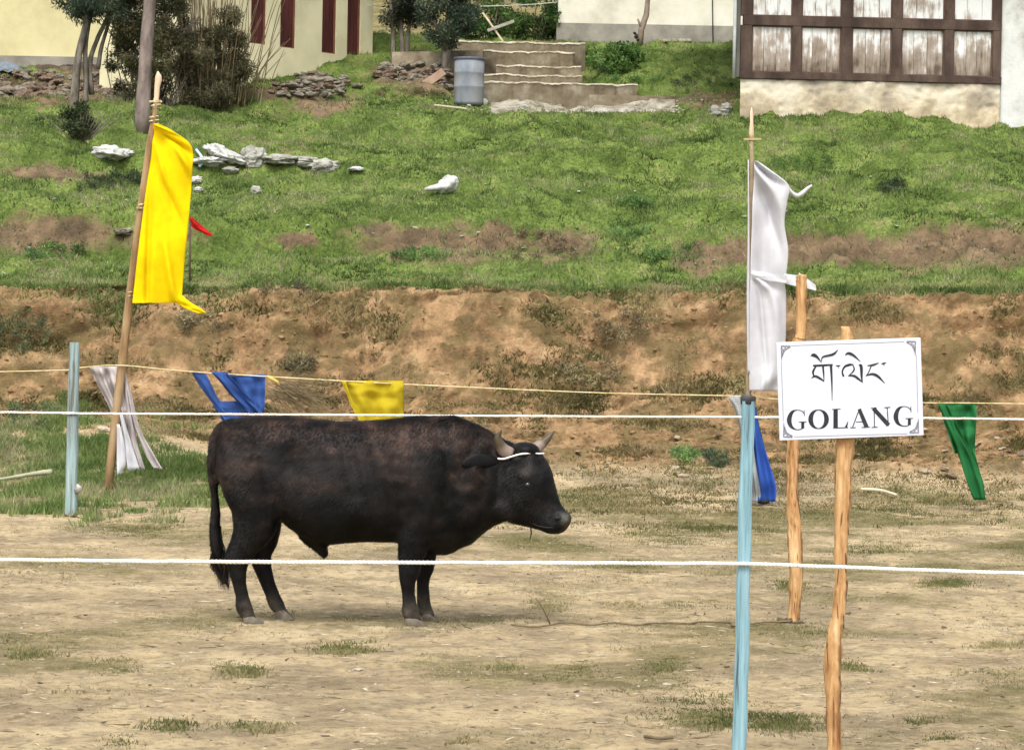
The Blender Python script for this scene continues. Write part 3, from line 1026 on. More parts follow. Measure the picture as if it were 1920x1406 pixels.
for j in range(14):
    rows.append([PT(920 + 345 * k / 40, 186 + 26 * j / 13 + 5 * float(noise2(k * 0.31, 2.2)) * (1 if j in (0, 13) else 0.3), 50.5) + Vector((0, 0, 0.012 + (0.02 if 0 < j < 13 else -0.05))) for k in range(41)])
o = MB().grid(rows[::-1]).build('landing', mk('pale_worn_landing', [(0.11, 0.10, 0.06), (0.20, 0.175, 0.125), (0.29, 0.265, 0.21), (0.36, 0.34, 0.285)], scale=3, detail=11, rough=0.95, bump=0.6, bscale=12, lo=0.36, hi=0.64), None, True)
tag(o, kind='structure')
low = MB()
rows = []
for k in range(31):
    x = P(1105 + 240 * k / 30, 178 + 6 * k / 30, 53.4)
    rows.append([x + Vector((0, 0, -0.3)), x + Vector((0, 0, 0.01 * random.random())), x + Vector((0, 0.14, 0.01)), x + Vector((0, 0.14, -0.3))])
low.grid(rows).build('kerb', M_concrete, st)


def rock_mesh(name, r, seed, sub=2, rough=0.36):
    m = MB().ell((0, 0, 0), r, sub, None, rough, seed)
    return m.mesh(name)


ROCKS = []
for i in range(10):
    me = rock_mesh('stone_%d' % i, (1, random.uniform(0.7, 1.0), random.uniform(0.55, 0.85)), i * 7 + 1, 2)
    ROCKS.append(me)
EXTRA = {}


def stone(name, loc, size, material, parent=None, flat=1.0, rz=None, tilt=0.3):
    key = (random.randrange(10), material.name)
    if key not in EXTRA:
        me = ROCKS[key[0]].copy()
        me.materials.append(material)
        EXTRA[key] = me
    o = bpy.data.objects.new(name, EXTRA[key])
    col.objects.link(o)
    o.rotation_euler = (random.uniform(-tilt, tilt), random.uniform(-tilt, tilt), random.uniform(0, 6.28) if rz is None else rz)
    o.scale = (size * random.uniform(0.8, 1.25), size, size * flat)
    o.location = loc
    if parent:
        o.parent = parent
        o.matrix_parent_inverse = Matrix.Translation(parent.location).inverted()
    return o


M_stone2 = mk('brown_stone', [(0.085, 0.06, 0.042), (0.15, 0.105, 0.075), (0.22, 0.165, 0.12)], scale=4, detail=9, rough=0.95, bump=0.5, bscale=16)
rw = empty('rubble_wall', P(120, 200, 52.6), 'tumbled rubble stone wall under the yellow cream house', 'wall')
for k in range(190):
    px = random.uniform(-60, 330)
    t = random.random()
    py = 200 - t * (66 + 6 * math.sin(px * 0.03))
    d = 52.4 + t * 2.4 + random.uniform(-.1, .1)
    stone('stone', P(px, py, d), random.uniform(0.07, 0.17) * (1.25 - 0.5 * t), random.choice([M_stone, M_stone2, M_stone2]), rw, 0.7)
m = MB()
rows = []
for t in np.linspace(-0.25, 1.15, 12):
    rows.append([P(px, 200 - t * 66, 52.75 + t * 2.4) + Vector((0, 0.25 * float(fbm(px * .02, t * 3, 3)), 0.10 * float(fbm(px * 0.03, t * 3 + 7, 3)))) for px in np.linspace(-90, 360, 50)])
m.grid(rows).build('earth_core', mk('dark_rubble_earth', [(0.03, 0.022, 0.015), (0.075, 0.055, 0.038), (0.13, 0.095, 0.065)], scale=5, detail=9, rough=1, bump=0.7, bscale=14), rw, True)

rh = empty('rubble_heap', P(600, 182, 51.6), 'heap of broken stones and earth below the maroon shuttered wall', 'rubble')
for k in range(70):
    px = random.gauss(590, 48)
    t = random.random()
    py = 186 - t * (46 - abs(px - 590) * 0.22)
    stone('stone', PT(px, max(py, 142)) + Vector((0, -0.02, random.uniform(0.0, 0.10))), random.uniform(0.05, 0.14), random.choice([M_stone, M_stone2, M_stone]), rh, 0.6)
sl_ = MB().ell(PT(597, 158) + Vector((0, 0, 0.02)), (0.42, 0.25, 0.12), 3, None, 0.5, 44).build('slab', M_stone, rh)

lw = empty('low_retaining_wall', P(800, 165, 54.6), 'low grey retaining wall left of the steps behind the drum', 'wall')
rows = []
for k in range(31):
    px = 735 + (905 - 735) * k / 30
    a, b = P(px, 98 - 0.02 * (px - 735), 55.6), P(px, 165, 55.4)
    w = 0.05 * float(fbm(px * 0.05, 3.3, 3))
    rows.append([b + Vector((0, w, -0.2)), a + Vector((0, w, 0)), a + Vector((0, 0.35, 0.03)), a + Vector((0, 0.9, 0.05))])
MB().grid(rows).build('wall_face', M_concrete, lw, True)
for k in range(60):
    px = random.uniform(702, 845)
    py = random.uniform(118, 172)
    stone('stone', P(px, py, 55.3 - (py - 118) * 0.012), random.uniform(0.06, 0.15), random.choice([M_stone, M_stone2]), lw, 0.7)

# gravel at the foot of the steps
gv = MB()
for k in range(1100):
    px = random.gauss(1085, 85)
    py = random.uniform(188, 212)
    p = PT(px, py, 50.5)
    r = random.uniform(0.010, 0.034)
    gv.ell(p + Vector((0, 0, r * 0.2)), (r * 1.3, r, r * 0.6), 1, None, 0.3, k)
tag(gv.build('gravel', mk('pale_gravel', [(0.26, 0.24, 0.20), (0.40, 0.38, 0.33), (0.52, 0.50, 0.45)], scale=9, rough=0.95), None), 'pale grey gravel spread at the foot of the steps', 'gravel', kind='stuff')

# ------------------------------------------------------------------ drum, boards and sticks
dp = PT(879, 192)
M_drum = mk('blue_grey_drum', [(0.11, 0.13, 0.16), (0.17, 0.19, 0.22), (0.23, 0.245, 0.26), (0.26, 0.26, 0.25)], scale=1.8, detail=7, rough=0.75, stretch=(1, 1, 0.5), spec=0.25)
dr = empty('drum', dp, 'blue grey steel drum standing beside the steps', 'drum')
Rd, Hd = 0.275, 0.80
prof = [(Rd * 0.97, -0.06), (Rd, 0.0), (Rd, 0.25), (Rd + 0.005, 0.262), (Rd + 0.005, 0.285), (Rd, 0.297), (Rd, 0.51), (Rd + 0.005, 0.522), (Rd + 0.005, 0.545), (Rd, 0.557), (Rd, Hd), ]
rings = [[dp + Vector((r * math.cos(a), r * math.sin(a), z)) for a in np.linspace(0, 2 * math.pi, 28, endpoint=False)] for r, z in prof]
MB().loft(rings).build('body', M_drum, dr, True)
rings = [[dp + Vector((r * math.cos(a), r * math.sin(a), z)) for a in np.linspace(0, 2 * math.pi, 28, endpoint=False)] for r, z in [(Rd + 0.014, Hd - 0.03), (Rd + 0.018, Hd - 0.01), (Rd + 0.014, Hd + 0.012), (Rd - 0.02, Hd + 0.012), (Rd - 0.03, Hd - 0.05)]]
MB().loft(rings, False).build('rim', mk('dark_drum_rim', [(0.05, 0.06, 0.09), (0.10, 0.11, 0.14)], scale=6, rough=0.5), dr, True)

M_board = mk('pinkish_board', [(0.26, 0.17, 0.12), (0.36, 0.25, 0.18)], scale=5, rough=0.85, stretch=(1, 1, 0.4))
M_greywood = mk('grey_weathered_wood', [(0.17, 0.155, 0.13), (0.28, 0.26, 0.22), (0.38, 0.36, 0.31)], scale=6, detail=8, rough=0.9)
M_palewood = mk('pale_cut_wood', [(0.48, 0.40, 0.28), (0.62, 0.53, 0.38)], scale=8, rough=0.85)


def plank(name, p0, p1, w, t, material, label, cat='plank', group=None):
    d = (Vector(p1) - Vector(p0))
    L_ = d.length
    d = d.normalized()
    s = d.cross(Vector((0, 1, 0))).normalized()
    n = d.cross(s)
    o = MB().obox(Vector(p0) - s * w / 2 - n * t / 2, d, s, n, L_, w, t).build(name, material, None, bevel=0.006)
    return tag(o, label, cat, group)


plank('leaning_board', P(779, 172, 54.3), P(832, 134, 54.55), 0.15, 0.03, M_board, 'pinkish wooden board leaning against the trunk by the drum')
plank('fallen_stick', PT(815, 204) + Vector((0, 0, 0.06)), PT(874, 210) + Vector((0, 0, 0.05)), 0.03, 0.03, M_palewood, 'pale stick lying in the grass below the drum', 'stick')
plank('stick', P(905, 24, 57.4), P(943, 78, 57.4), 0.035, 0.035, M_palewood, 'thin pale stick stuck in the ground behind the steps', 'stick')
plank('grey_plank', P(914, 58, 57.35), P(964, 40, 57.35), 0.06, 0.03, M_greywood, 'short grey plank crossing a thin stick behind the steps')
plank('white_board', PT(1245, 82) + Vector((0, -0.02, 0.05)), PT(1308, 80) + Vector((0, 0.02, 0.05)), 0.06, 0.04, M_tread, 'whitish board lying on the mound below the white house')
cp = MB().tube([P(1199, 92, 58.8), P(1203, 55, 58.8), P(1212, 28, 58.85), P(1215, 0, 58.8), P(1222, -40, 58.8)], [0.07, 0.06, 0.055, 0.05, 0.045], 8, 0.25)
cp.tube([P(1203, 55, 58.8), P(1196, 36, 58.75)], [0.03, 0.02], 6)
tag(cp.build('crooked_post', mk('crooked_post_wood', [(0.16, 0.12, 0.09), (0.27, 0.21, 0.16)], scale=6, rough=0.9), None, True), 'crooked brown wooden post on the mound before the white house', 'post')
bk = MB().ell(P(1193, 69, 58.6), (0.04, 0.04, 0.05), 2, None, 0.4, 3).ell(P(1190, 63, 58.6), (0.035, 0.03, 0.03), 2, None, 0.4, 5).ell(P(1196, 75, 58.6), (0.03, 0.03, 0.03), 2, None, .4, 8)
tag(bk.build('dark_rag', M_dark, None, True), 'small dark rag hanging beside the crooked post', 'rag')
wire = MB().tube([Vector(p) for p in spline([tuple(P(690, 11, 57.0)), tuple(P(780, 14, 57.6)), tuple(P(880, 13, 58.6)), tuple(P(980, 10, 60)), tuple(P(1044, 5, 61))], 30)], 0.011, 5)
tag(wire.build('cable', mk('pale_cable', [(0.45, 0.46, 0.43), (0.55, 0.55, 0.52)], scale=5, rough=0.7), None, True), 'thin pale cable strung from the cream house to the white house', 'cable')
lg = MB().tube([PT(1862, 214) + Vector((0, 0, 0.05)), PT(1900, 205) + Vector((0, -.05, 0.14)), PT(1945, 200) + Vector((0, -.1, 0.18))], [0.05, 0.07, 0.08], 8, 0.5)
tag(lg.build('log', M_timber, None), 'dark broken log lying against the white wall at far right', 'log')

# ------------------------------------------------------------------ trees and shrubs
M_leaf = mk('leaf', None, scale=3, attr='Col', vary=0.15, rough=0.65, spec=0.2, transl=0.3)
M_bark = mk('grey_brown_bark', [(0.075, 0.062, 0.048), (0.14, 0.12, 0.095), (0.22, 0.195, 0.16)], scale=9, detail=8, rough=0.95, bump=0.6, bscale=24, stretch=(1, 1, 0.35))
M_bark2 = mk('purplish_bark', [(0.12, 0.09, 0.08), (0.19, 0.15, 0.13), (0.27, 0.22, 0.19)], scale=7, detail=8, rough=0.95, bump=0.6, bscale=20, stretch=(1, 1, 0.4))


def leaf_cloud(clumps, n, size, asp, pal, droop=0.0, upright=0.0):
    """n leaves in clumps [(centre, (rx,ry,rz))]; returns arrays"""
    w = np.array([c[1][0] * c[1][2] for c in clumps])
    idx = rng.choice(len(clumps), n, p=w / w.sum())
    C = np.array([tuple(c[0]) for c in clumps])[idx]
    Rr = np.array([c[1] for c in clumps])[idx]
    v = rng.normal(size=(n, 3))
    v /= np.linalg.norm(v, axis=1)[:, None]
    v *= (rng.random(n) ** 0.45)[:, None]
    base = C + v * Rr
    base = base + 0.12 * Rr * np.stack([fbm(base[:, 0] * 6, base[:, 2] * 6, 2), fbm(base[:, 1] * 6, base[:, 2] * 6, 2), fbm(base[:, 0] * 6 + 5, base[:, 2] * 6 + 5, 2)], 1)
    ax = rng.normal(size=(n, 3)) + v * 0.8
    ax[:, 2] += upright - droop
    ax /= np.linalg.norm(ax, axis=1)[:, None]
    sd = np.cross(ax, rng.normal(size=(n, 3)))
    sd /= np.linalg.norm(sd, axis=1)[:, None]
    s = size * rng.uniform(0.6, 1.4, n)[:, None]
    tip = base + ax * s
    mid = base + ax * s * 0.5
    vs = np.stack([base, mid + sd * s * asp, tip, mid - sd * s * asp], 1).reshape(-1, 3)
    fs = np.arange(4 * n).reshape(-1, 4)
    pal = np.array(pal)
    t = np.clip(0.45 + 0.5 * fbm(base[:, 0] * 2.2, base[:, 2] * 2.2 + base[:, 1], 3) + rng.normal(0, 0.2, n), 0, 0.999) * (len(pal) - 1)
    i = t.astype(int)
    cc = pal[i] + (pal[i + 1] - pal[i]) * (t - i)[:, None]
    return vs, fs, np.repeat(cc, 4, 0)


def crown(name, parent, clumps, n, size, asp, pal, **k):
    vs, fs, cc = leaf_cloud(clumps, n, size, asp, pal, **k)
    return link(name, np_mesh(name, vs, fs, cc), M_leaf, parent)


def rsub(cx, cy, d, rx, ry, n, r, dd=0.5):
    """n clumps spread over a pixel ellipse"""
    out = []
    for k in range(n):
        a, q = random.uniform(0, 6.283), math.sqrt(random.random())
        s = r * random.uniform(0.6, 1.3)
        out.append((P(cx + rx * q * math.cos(a), cy + ry * q * math.sin(a), d + random.uniform(-dd, dd)), (s, s, s * random.uniform(0.6, 1.0))))
    return out


DK = [(0.012, 0.022, 0.008), (0.026, 0.042, 0.014), (0.05, 0.068, 0.026), (0.09, 0.10, 0.05)]
BL = [(0.022, 0.036, 0.024), (0.046, 0.07, 0.044), (0.085, 0.115, 0.07), (0.14, 0.165, 0.11)]
OL = [(0.03, 0.026, 0.012), (0.07, 0.06, 0.026), (0.125, 0.105, 0.05), (0.21, 0.175, 0.095)]
GN = [(0.02, 0.045, 0.01), (0.045, 0.095, 0.02), (0.085, 0.15, 0.035), (0.13, 0.19, 0.06)]


def limb(parent, pts, rads, mat, name='limb'):
    pp = spline([tuple(p) for p in pts], 14)
    rr = list(np.interp(np.linspace(0, 1, 14), np.linspace(0, 1, len(rads)), rads))
    return MB().tube(list(pp), rr, 8, 0.12).build(name, mat, parent, True)


# many-stemmed tree on the left
b = PT(150, 200)
t = empty('stemmed_tree', b, 'tree with several slim grey stems before the yellow cream house', 'tree')
D = b.y
limb(t, [P(137, 215, D), P(142, 150, D), P(150, 90, D), P(163, 30, D), P(168, -90, D + .2)], [0.085, 0.075, 0.06, 0.05, 0.03], M_bark, 'trunk')
limb(t, [P(160, 205, D + .1), P(161, 140, D + .1), P(160, 90, D + .1), P(169, 30, D + .2), P(190, -90, D + .4)], [0.05, 0.045, 0.04, 0.035, 0.02], M_bark, 'trunk')
limb(t, [P(172, 178, D + .2), P(168, 120, D + .2), P(182, 75, D + .3), P(205, 20, D + .3), P(225, -90, D + .4)], [0.05, 0.045, 0.04, 0.035, 0.02], M_bark, 'trunk')
limb(t, [P(184, 130, D + .3), P(190, 90, D + .3), P(205, 40, D + .4), P(240, -80, D + .5)], [0.04, 0.035, 0.03, 0.02], M_bark, 'trunk')
cl = rsub(175, -30, D + .2, 80, 55, 34, 0.20) + [(P(112, -8, D), (0.10, 0.12, 0.10)), (P(163, 25, D), (0.17, 0.2, 0.16)), (P(196, 12, D), (0.16, 0.2, 0.14)), (P(150, 2, D), (0.13, 0.15, 0.16)), (P(222, 20, D), (0.2, 0.2, 0.25))]
crown('crown', t, cl, 12000, 0.075, 0.12, BL, droop=0.9)

# the tall bare trunk
b = PT(268, 243)
t = empty('tall_tree', b, 'tall straight bare trunk rising behind the yellow flag', 'tree')
D = b.y
limb(t, [P(267, 250, D), P(270, 160, D), P(275, 80, D), P(281, 0, D), P(287, -160, D), P(290, -330, D)], [0.135, 0.115, 0.105, 0.10, 0.08, 0.04], M_bark2, 'trunk')
for k in range(9):
    y0 = random.uniform(-300, -40)
    x0 = 283 + random.uniform(-3, 3)
    s = random.choice([-1, 1])
    limb(t, [P(x0, y0, D), P(x0 + s * 30, y0 - 10, D + random.uniform(-.3, .3)), P(x0 + s * 65, y0 + 10, D + random.uniform(-.6, .6))], [0.03, 0.02, 0.008], M_bark2, 'branch')
crown('crown', t, rsub(287, -230, D, 90, 130, 30, 0.26, 0.8), 8000, 0.08, 0.12, DK, droop=0.5)

# the bushes between the trunk and the cream house: dry stems with leaves
b = PT(400, 205)
t = empty('reed_clump', b, 'clump of dry upright reed stems before the cream house', 'shrub')
D = b.y
S = MB()
for k in range(180):
    x0 = random.gauss(398, 38)
    y0 = 196 + random.uniform(-10, 8)
    lean = (x0 - 390) * random.uniform(0.3, 0.9) + random.gauss(0, 14)
    top = random.uniform(-110, 120)
    dz = random.uniform(-0.5, 0.5)
    pts = [P(x0, y0, D + dz), P(x0 + lean * 0.35, (y0 + top) / 2, D + dz), P(x0 + lean + random.gauss(0, 5), top, D + dz * 1.3)]
    S.tube(list(spline([tuple(p) for p in pts], 6)), [0.009, 0.008, 0.008, 0.007, 0.006, 0.003], 4, 0, False)
S.build('stems', mk('dry_stem', [(0.09, 0.07, 0.035), (0.17, 0.13, 0.07), (0.28, 0.22, 0.13)], scale=3, rough=0.9), t)
cl = rsub(400, 148, D - .25, 68, 50, 40, 0.15) + rsub(425, 80, D - .1, 34, 60, 22, 0.13) + rsub(360, 90, D, 34, 50, 14, 0.12)
crown('foliage', t, cl, 24000, 0.075, 0.10, [(0.045, 0.045, 0.022), (0.085, 0.082, 0.04), (0.14, 0.128, 0.068), (0.23, 0.20, 0.115)], droop=0.1, upright=0.5)

b = PT(290, 200)
t = empty('olive_bush', b, 'dense olive green bush around the tall bare trunk', 'shrub')
D = b.y + 0.5
S = MB()
for k in range(60):
    x0 = random.gauss(285, 25)
    pts = [P(x0, 205, D + random.uniform(-.3, .3)), P(x0 + random.gauss(0, 20), 110, D), P(x0 + random.gauss(0, 45), random.uniform(0, 60), D)]
    S.tube(list(spline([tuple(p) for p in pts], 6)), 0.010, 4, 0, False)
S.build('stems', M_bark, t)
crown('foliage', t, rsub(285, 112, D, 78, 92, 60, 0.17, 0.6) + rsub(255, 20, D, 60, 46, 22, 0.2) + rsub(320, 30, D, 30, 60, 14, 0.17), 30000, 0.07, 0.12, [(0.028, 0.032, 0.013), (0.06, 0.064, 0.026), (0.11, 0.105, 0.048), (0.19, 0.165, 0.085)], droop=0.5)

# the small dark bush at the tree's foot
b = PT(150, 262)
t = empty('small_bush', b, 'small dark round bush below the slim stemmed tree', 'shrub')
D = b.y
S = MB()
for k in range(40):
    a = random.gauss(0, 30)
    S.tube([P(152 + a * 0.2, 264, D), P(152 + a, random.uniform(205, 240), D + random.uniform(-.3, .3))], 0.008, 4, 0, False)
S.build('stems', M_bark, t)
crown('foliage', t, rsub(149, 226, D, 28, 24, 14, 0.12, 0.25), 4500, 0.05, 0.2, [(0.018, 0.028, 0.010), (0.035, 0.05, 0.02), (0.065, 0.08, 0.035), (0.11, 0.11, 0.06)])

# trees beside the steps
D = 55.2
t = empty('drum_tree', P(838, 182, D), 'blue green tree with a dark trunk beside the drum', 'tree')
limb(t, [P(840, 185, D), P(836, 140, D), P(838, 95, D), P(842, 40, D), P(840, -40, D)], [0.10, 0.085, 0.10, 0.06, 0.03], M_bark, 'trunk')
limb(t, [P(838, 95, D), P(822, 60, D), P(806, 20, D)], [0.05, 0.04, 0.02], M_bark, 'branch')
limb(t, [P(838, 95, D), P(858, 58, D), P(872, 20, D)], [0.05, 0.04, 0.02], M_bark, 'branch')
crown('crown', t, rsub(838, 20, D, 50, 60, 34, 0.17) + [(P(838, 82, D), (0.22, 0.25, 0.16)), (P(815, 68, D), (0.15, 0.2, 0.12)), (P(868, 55, D), (0.2, 0.2, 0.16))], 13000, 0.07, 0.16, BL)
D = 56.5
t = empty('dark_tree', P(752, 150, D), 'dark tree with thin twin trunks beside the cream house corner', 'tree')
limb(t, [P(738, 150, D), P(737, 80, D), P(735, 30, D), P(728, -60, D)], [0.05, 0.045, 0.035, 0.02], M_bark, 'trunk')
limb(t, [P(754, 155, D), P(754, 90, D), P(752, 30, D), P(758, -60, D)], [0.06, 0.05, 0.04, 0.02], M_bark, 'trunk')
limb(t, [P(763, 150, D), P(764, 80, D), P(770, 30, D), P(785, -60, D)], [0.05, 0.04, 0.03, 0.02], M_bark, 'trunk')
crown('crown', t, rsub(750, 0, D, 44, 50, 26, 0.20), 8000, 0.075, 0.14, [(0.014, 0.018, 0.012), (0.03, 0.036, 0.022), (0.055, 0.062, 0.038), (0.09, 0.10, 0.06)])

# bushes on the hillside behind the steps
for i, (cx, cy, rx, ry, d, pal, lab) in enumerate([
        (905, 45, 55, 45, 60.5, GN, 'leafy green bush behind the crossed sticks'),
        (990, 38, 60, 45, 61.5, GN, 'bright green bush against the white house corner'),
        (960, -30, 120, 30, 66, [(0.05, 0.05, 0.04), (0.09, 0.09, 0.07), (0.14, 0.135, 0.11), (0.2, 0.19, 0.16)], 'greyish thicket at the top of the hillside'),
        (760, 90, 70, 26, 60.5, [(0.03, 0.05, 0.015), (0.06, 0.09, 0.025), (0.10, 0.13, 0.045), (0.15, 0.17, 0.07)], 'low green growth behind the thin twin trunks'),
        (1150, 112, 50, 20, 56.3, [tuple(1.5 * v for v in c) for c in GN], 'leafy green bush on the mound beside the top step')
        ]):
    t = empty('hillside_bush', P(cx, cy + ry, d), lab, 'shrub')
    S = MB()
    for k in range(14):
        a = random.uniform(-0.8, 0.8)
        S.tube([P(cx + a * rx * 0.5, cy + ry * 1.2, d), P(cx + a * rx, cy - ry * random.uniform(-0.3, 0.7), d + random.uniform(-.3, .3))], 0.012, 4, 0, False)
    S.build('stems', M_bark, t)
    crown('foliage', t, rsub(cx, cy, d, rx, ry, 26, 0.19, 0.6), 6500, 0.07, 0.24, pal)

# clumps of taller weeds on the slopes
WEEDS = [(1180, 140, 75, 22, GN, 'leafy green weeds on the mound right of the steps'), (1310, 160, 60, 22, DK, 'darker green weeds left of the rain pipe'), (1140, 105, 40, 16, GN, 'bright green weeds at the top right of the steps'), (1060, 148, 40, 8, OL, 'dry weeds growing in a joint of the steps'), (960, 118, 30, 5, OL, 'brown weeds on the left of the steps'), (60, 158, 60, 14, OL, 'brown weeds growing over the rubble wall'), (225, 165, 40, 18, OL, 'olive weeds at the right end of the rubble wall'), (770, 178, 60, 8, OL, 'dry weeds at the foot of the low wall'), (1180, 437, 30, 16, GN, 'bright leafy weed on the low earth step'), (240, 340, 26, 12, DK, 'dark weed on the slope left of the yellow flag'), (1190, 385, 30, 10, GN, 'green weed on the slope left of the white flag'),
         (540, 560, 40, 14, OL, 'weed hanging over the edge of the earth bank'), (1020, 470, 60, 30, OL, 'dry grass mound on the low earth step'), (50, 620, 50, 40, DK, 'dark weed on the bank at far left'), (70, 780, 45, 22, DK, 'green weed at the foot of the bank beside the left post'),
         (1160, 625, 45, 30, OL, 'olive weed hanging in the middle of the bank'), (1100, 710, 50, 26, OL, 'olive weed low on the bank right of the bull'), (1285, 860, 20, 12, GN, 'small green weed among the stones left of the front post'), (1340, 865, 22, 12, DK, 'dark green weed beside the front post'), (1500, 310, 60, 10, GN, 'green weed on the slope right of the white flag'), (1670, 355, 26, 8, DK, 'dark weed on the upper right slope'),
         (370, 620, 40, 26, OL, 'dry weed on the bank right of the yellow flag pole'),
         (560, 690, 30, 14, OL, 'pale weed on the bank above the blue pennant tip'), (790, 480, 50, 12, GN, 'green tuft on the low earth step'), (1260, 480, 60, 14, GN, 'green tuft below the low earth step'), (110, 480, 60, 12, GN, 'green tuft on the left of the low earth step'), (180, 350, 40, 14, DK, 'dark weed on the small brown heap at left')]
for cx, cy, rx, ry, pal, lab in WEEDS:
    b = PT(cx, cy + ry * 0.6)
    t = empty('weed', b, lab, 'weed')
    D = b.y + 0.05
    clumps = []
    for k in range(26):
        a_, q_ = random.uniform(0, 6.283), math.sqrt(random.random())
        s_ = random.uniform(0.035, 0.085)
        clumps.append((PT(cx + rx * 1.15 * q_ * math.cos(a_), cy + ry * q_ * math.sin(a_), b.y - 1.2) + Vector((0, -0.02, s_ * 0.4)), (s_ * 1.2, s_ * 1.2, s_ * 0.8)))
    pal = [tuple(min(1, v_ * (1.9 if cy > 540 else 1.6) + (0.03 if cy > 540 else 0.012)) for v_ in c_) for c_ in pal]
    vs, fs, cc = leaf_cloud(clumps, 1000 if cy > 540 else 1300, 0.045, 0.13, pal, upright=0.6)
    link('foliage', np_mesh('weed', vs, fs, cc), M_leaf, t)

# dry tussock behind the bull's back
b = PT(590, 800)
t = empty('dry_tussock', b, 'pale dry straw tussock on the bank behind the bull', 'grass tussock')
n = 260
vs = []
cc = []
for k in range(n):
    x0, y0 = random.gauss(560, 22), random.gauss(770, 12)
    L_ = random.uniform(40, 110)
    a = math.radians(random.gauss(25, 22))
    d = b.y - 0.25 + random.uniform(-.15, .1)
    p, q = P(x0 - 30, y0 - 40, d), P(x0 - 30 + L_ * math.cos(a), y0 - 40 + L_ * math.sin(a), d - random.uniform(0, .2))
    s = Vector((random.gauss(0, 1), random.gauss(0, 1), random.gauss(0, 1))).normalized() * 0.006
    vs += [p - s, p + s, q]
    c = random.uniform(0.6, 1.2)
    cc += [(0.24 * c, 0.19 * c, 0.11 * c)] * 3
link('straw', np_mesh('straw', vs, np.arange(3 * n).reshape(-1, 3), cc), M_blade, t)

# ------------------------------------------------------------------ sacks, rags and stones on the slope
M_sack = mk('white_plastic_sack', [(0.26, 0.26, 0.23), (0.42, 0.42, 0.39), (0.54, 0.54, 0.51)], scale=7, detail=7, rough=0.6, bump=0.6, bscale=14, spec=0.4)
M_greystone = mk('pale_grey_boulder', [(0.17, 0.165, 0.13), (0.28, 0.275, 0.235), (0.40, 0.395, 0.35)], scale=5, detail=9, rough=0.95, bump=0.5, bscale=18)


def sack(px, py, w, h, seed, label, name='plastic_sack', material=None, tilt=0.0, cat='sack', depth=0.8):
    p = PT(px, py + h * 0.5)
    k = p.y / F
    rx, rz = w * k * 0.5, h * k * 0.5
    m = MB()
    rot = Matrix.Rotation(tilt, 3, 'Y')
    m.ell(p + Vector((0, 0, rz * (0.6 if material is M_greystone else 0.75))), (rx, rx * depth, rz * (1.1 if material is M_greystone else 0.85)), 4, rot, 0.34 if material is M_greystone else 0.42, seed, 1.5 if material is M_greystone else 2.0)
    o = m.build(name, material or M_sack, None, material is not M_greystone)
    return tag(o, label, cat)


sack(206, 285, 62, 30, 3, 'crumpled white sack lying in the grass left of the yellow flag', tilt=0.1)
sack(232, 288, 36, 18, 9, 'small white sack corner beside the crumpled sack', 'sack_scrap')
sack(404, 280, 46, 26, 14, 'crumpled white wrapper on top of the litter heap', 'wrapper', tilt=0.3)
sack(392, 300, 60, 22, 23, 'torn white plastic sheet in the litter heap', 'plastic_sheet')
sack(432, 296, 60, 24, 31, 'greyish plastic sack in the litter heap beside the boulder', tilt=0.3)
sack(474, 293, 48, 38, 5, 'round pale grey boulder in the litter heap', 'boulder', M_greystone, cat='stone')
sack(470, 308, 18, 14, 6, 'small white stone before the round boulder', 'stone', M_greystone, cat='stone')
sack(432, 320, 28, 12, 8, 'flat white stone below the litter heap', 'stone', M_greystone, cat='stone')
sack(525, 301, 70, 18, 12, 'long pale stone lying right of the round boulder', 'stone', M_greystone, cat='stone')
sack(570, 304, 60, 20, 17, 'pale grey stone in the middle of the stone row', 'stone', M_greystone, cat='stone')
sack(610, 308, 52, 26, 21, 'mossy grey stone at the right end of the stone row', 'stone', M_greystone, cat='stone')
sack(668, 321, 28, 10, 26, 'small white scrap right of the stone row', 'scrap', cat='litter')
sack(480, 356, 20, 14, 29, 'lone grey stone on the slope below the litter heap', 'stone', M_greystone, cat='stone')
bp_ = PT(832, 364)
kb = bp_.y / F
bag = MB().ell(bp_ + Vector((0.05, 0, 13 * kb)), (21 * kb, 18 * kb, 15 * kb), 4, Matrix.Rotation(-0.5, 3, 'Y'), 0.20, 37, 1.6)
bag.tube([bp_ + Vector((0.0, -0.03, 10 * kb)), bp_ + Vector((-22 * kb, -0.05, 6 * kb)), bp_ + Vector((-36 * kb, -0.05, 3 * kb))], [9 * kb, 5 * kb, 3 * kb], 10, 0.25)
tag(bag.build('plastic_bag', M_sack, None, True), 'knotted white plastic bag lying alone on the green slope', 'bag')
sack(369, 340, 22, 16, 41, 'white rag peeping out behind the yellow flag', 'rag', cat='rag')
sack(372, 356, 18, 12, 43, 'yellowish scrap behind the edge of the yellow flag', 'scrap', cat='litter')
sack(1345, 207, 40, 18, 47, 'white stone below the corner of the timber house', 'stone', M_greystone, cat='stone')
sack(1362, 200, 22, 14, 49, 'greyish stone beside the rain pipe foot', 'stone', M_greystone, cat='stone')
sack(907, 190, 14, 14, 53, 'white pointed stone at the foot of the drum', 'stone', M_greystone, cat='stone')
sack(980, 200, 20, 10, 55, 'pale flat stone on the gravel before the steps', 'stone', M_greystone, cat='stone')
sack(234, 434, 46, 14, 59, 'dark flat stone on the brown patch left of the yellow flag', 'stone', M_stone, cat='stone')
blue = MB().tube(list(spline([tuple(PT(x, y) + Vector((0, -0.05, 0.06))) for x, y in [(368, 292), (378, 303), (382, 313), (374, 322)]], 16)), 0.022, 6)
tag(blue.build('blue_strap', mk('pale_blue_strap', [(0.35, 0.50, 0.62), (0.5, 0.63, 0.72)], scale=6, rough=0.6), None, True), 'pale blue strap curling out of the litter heap', 'strap')

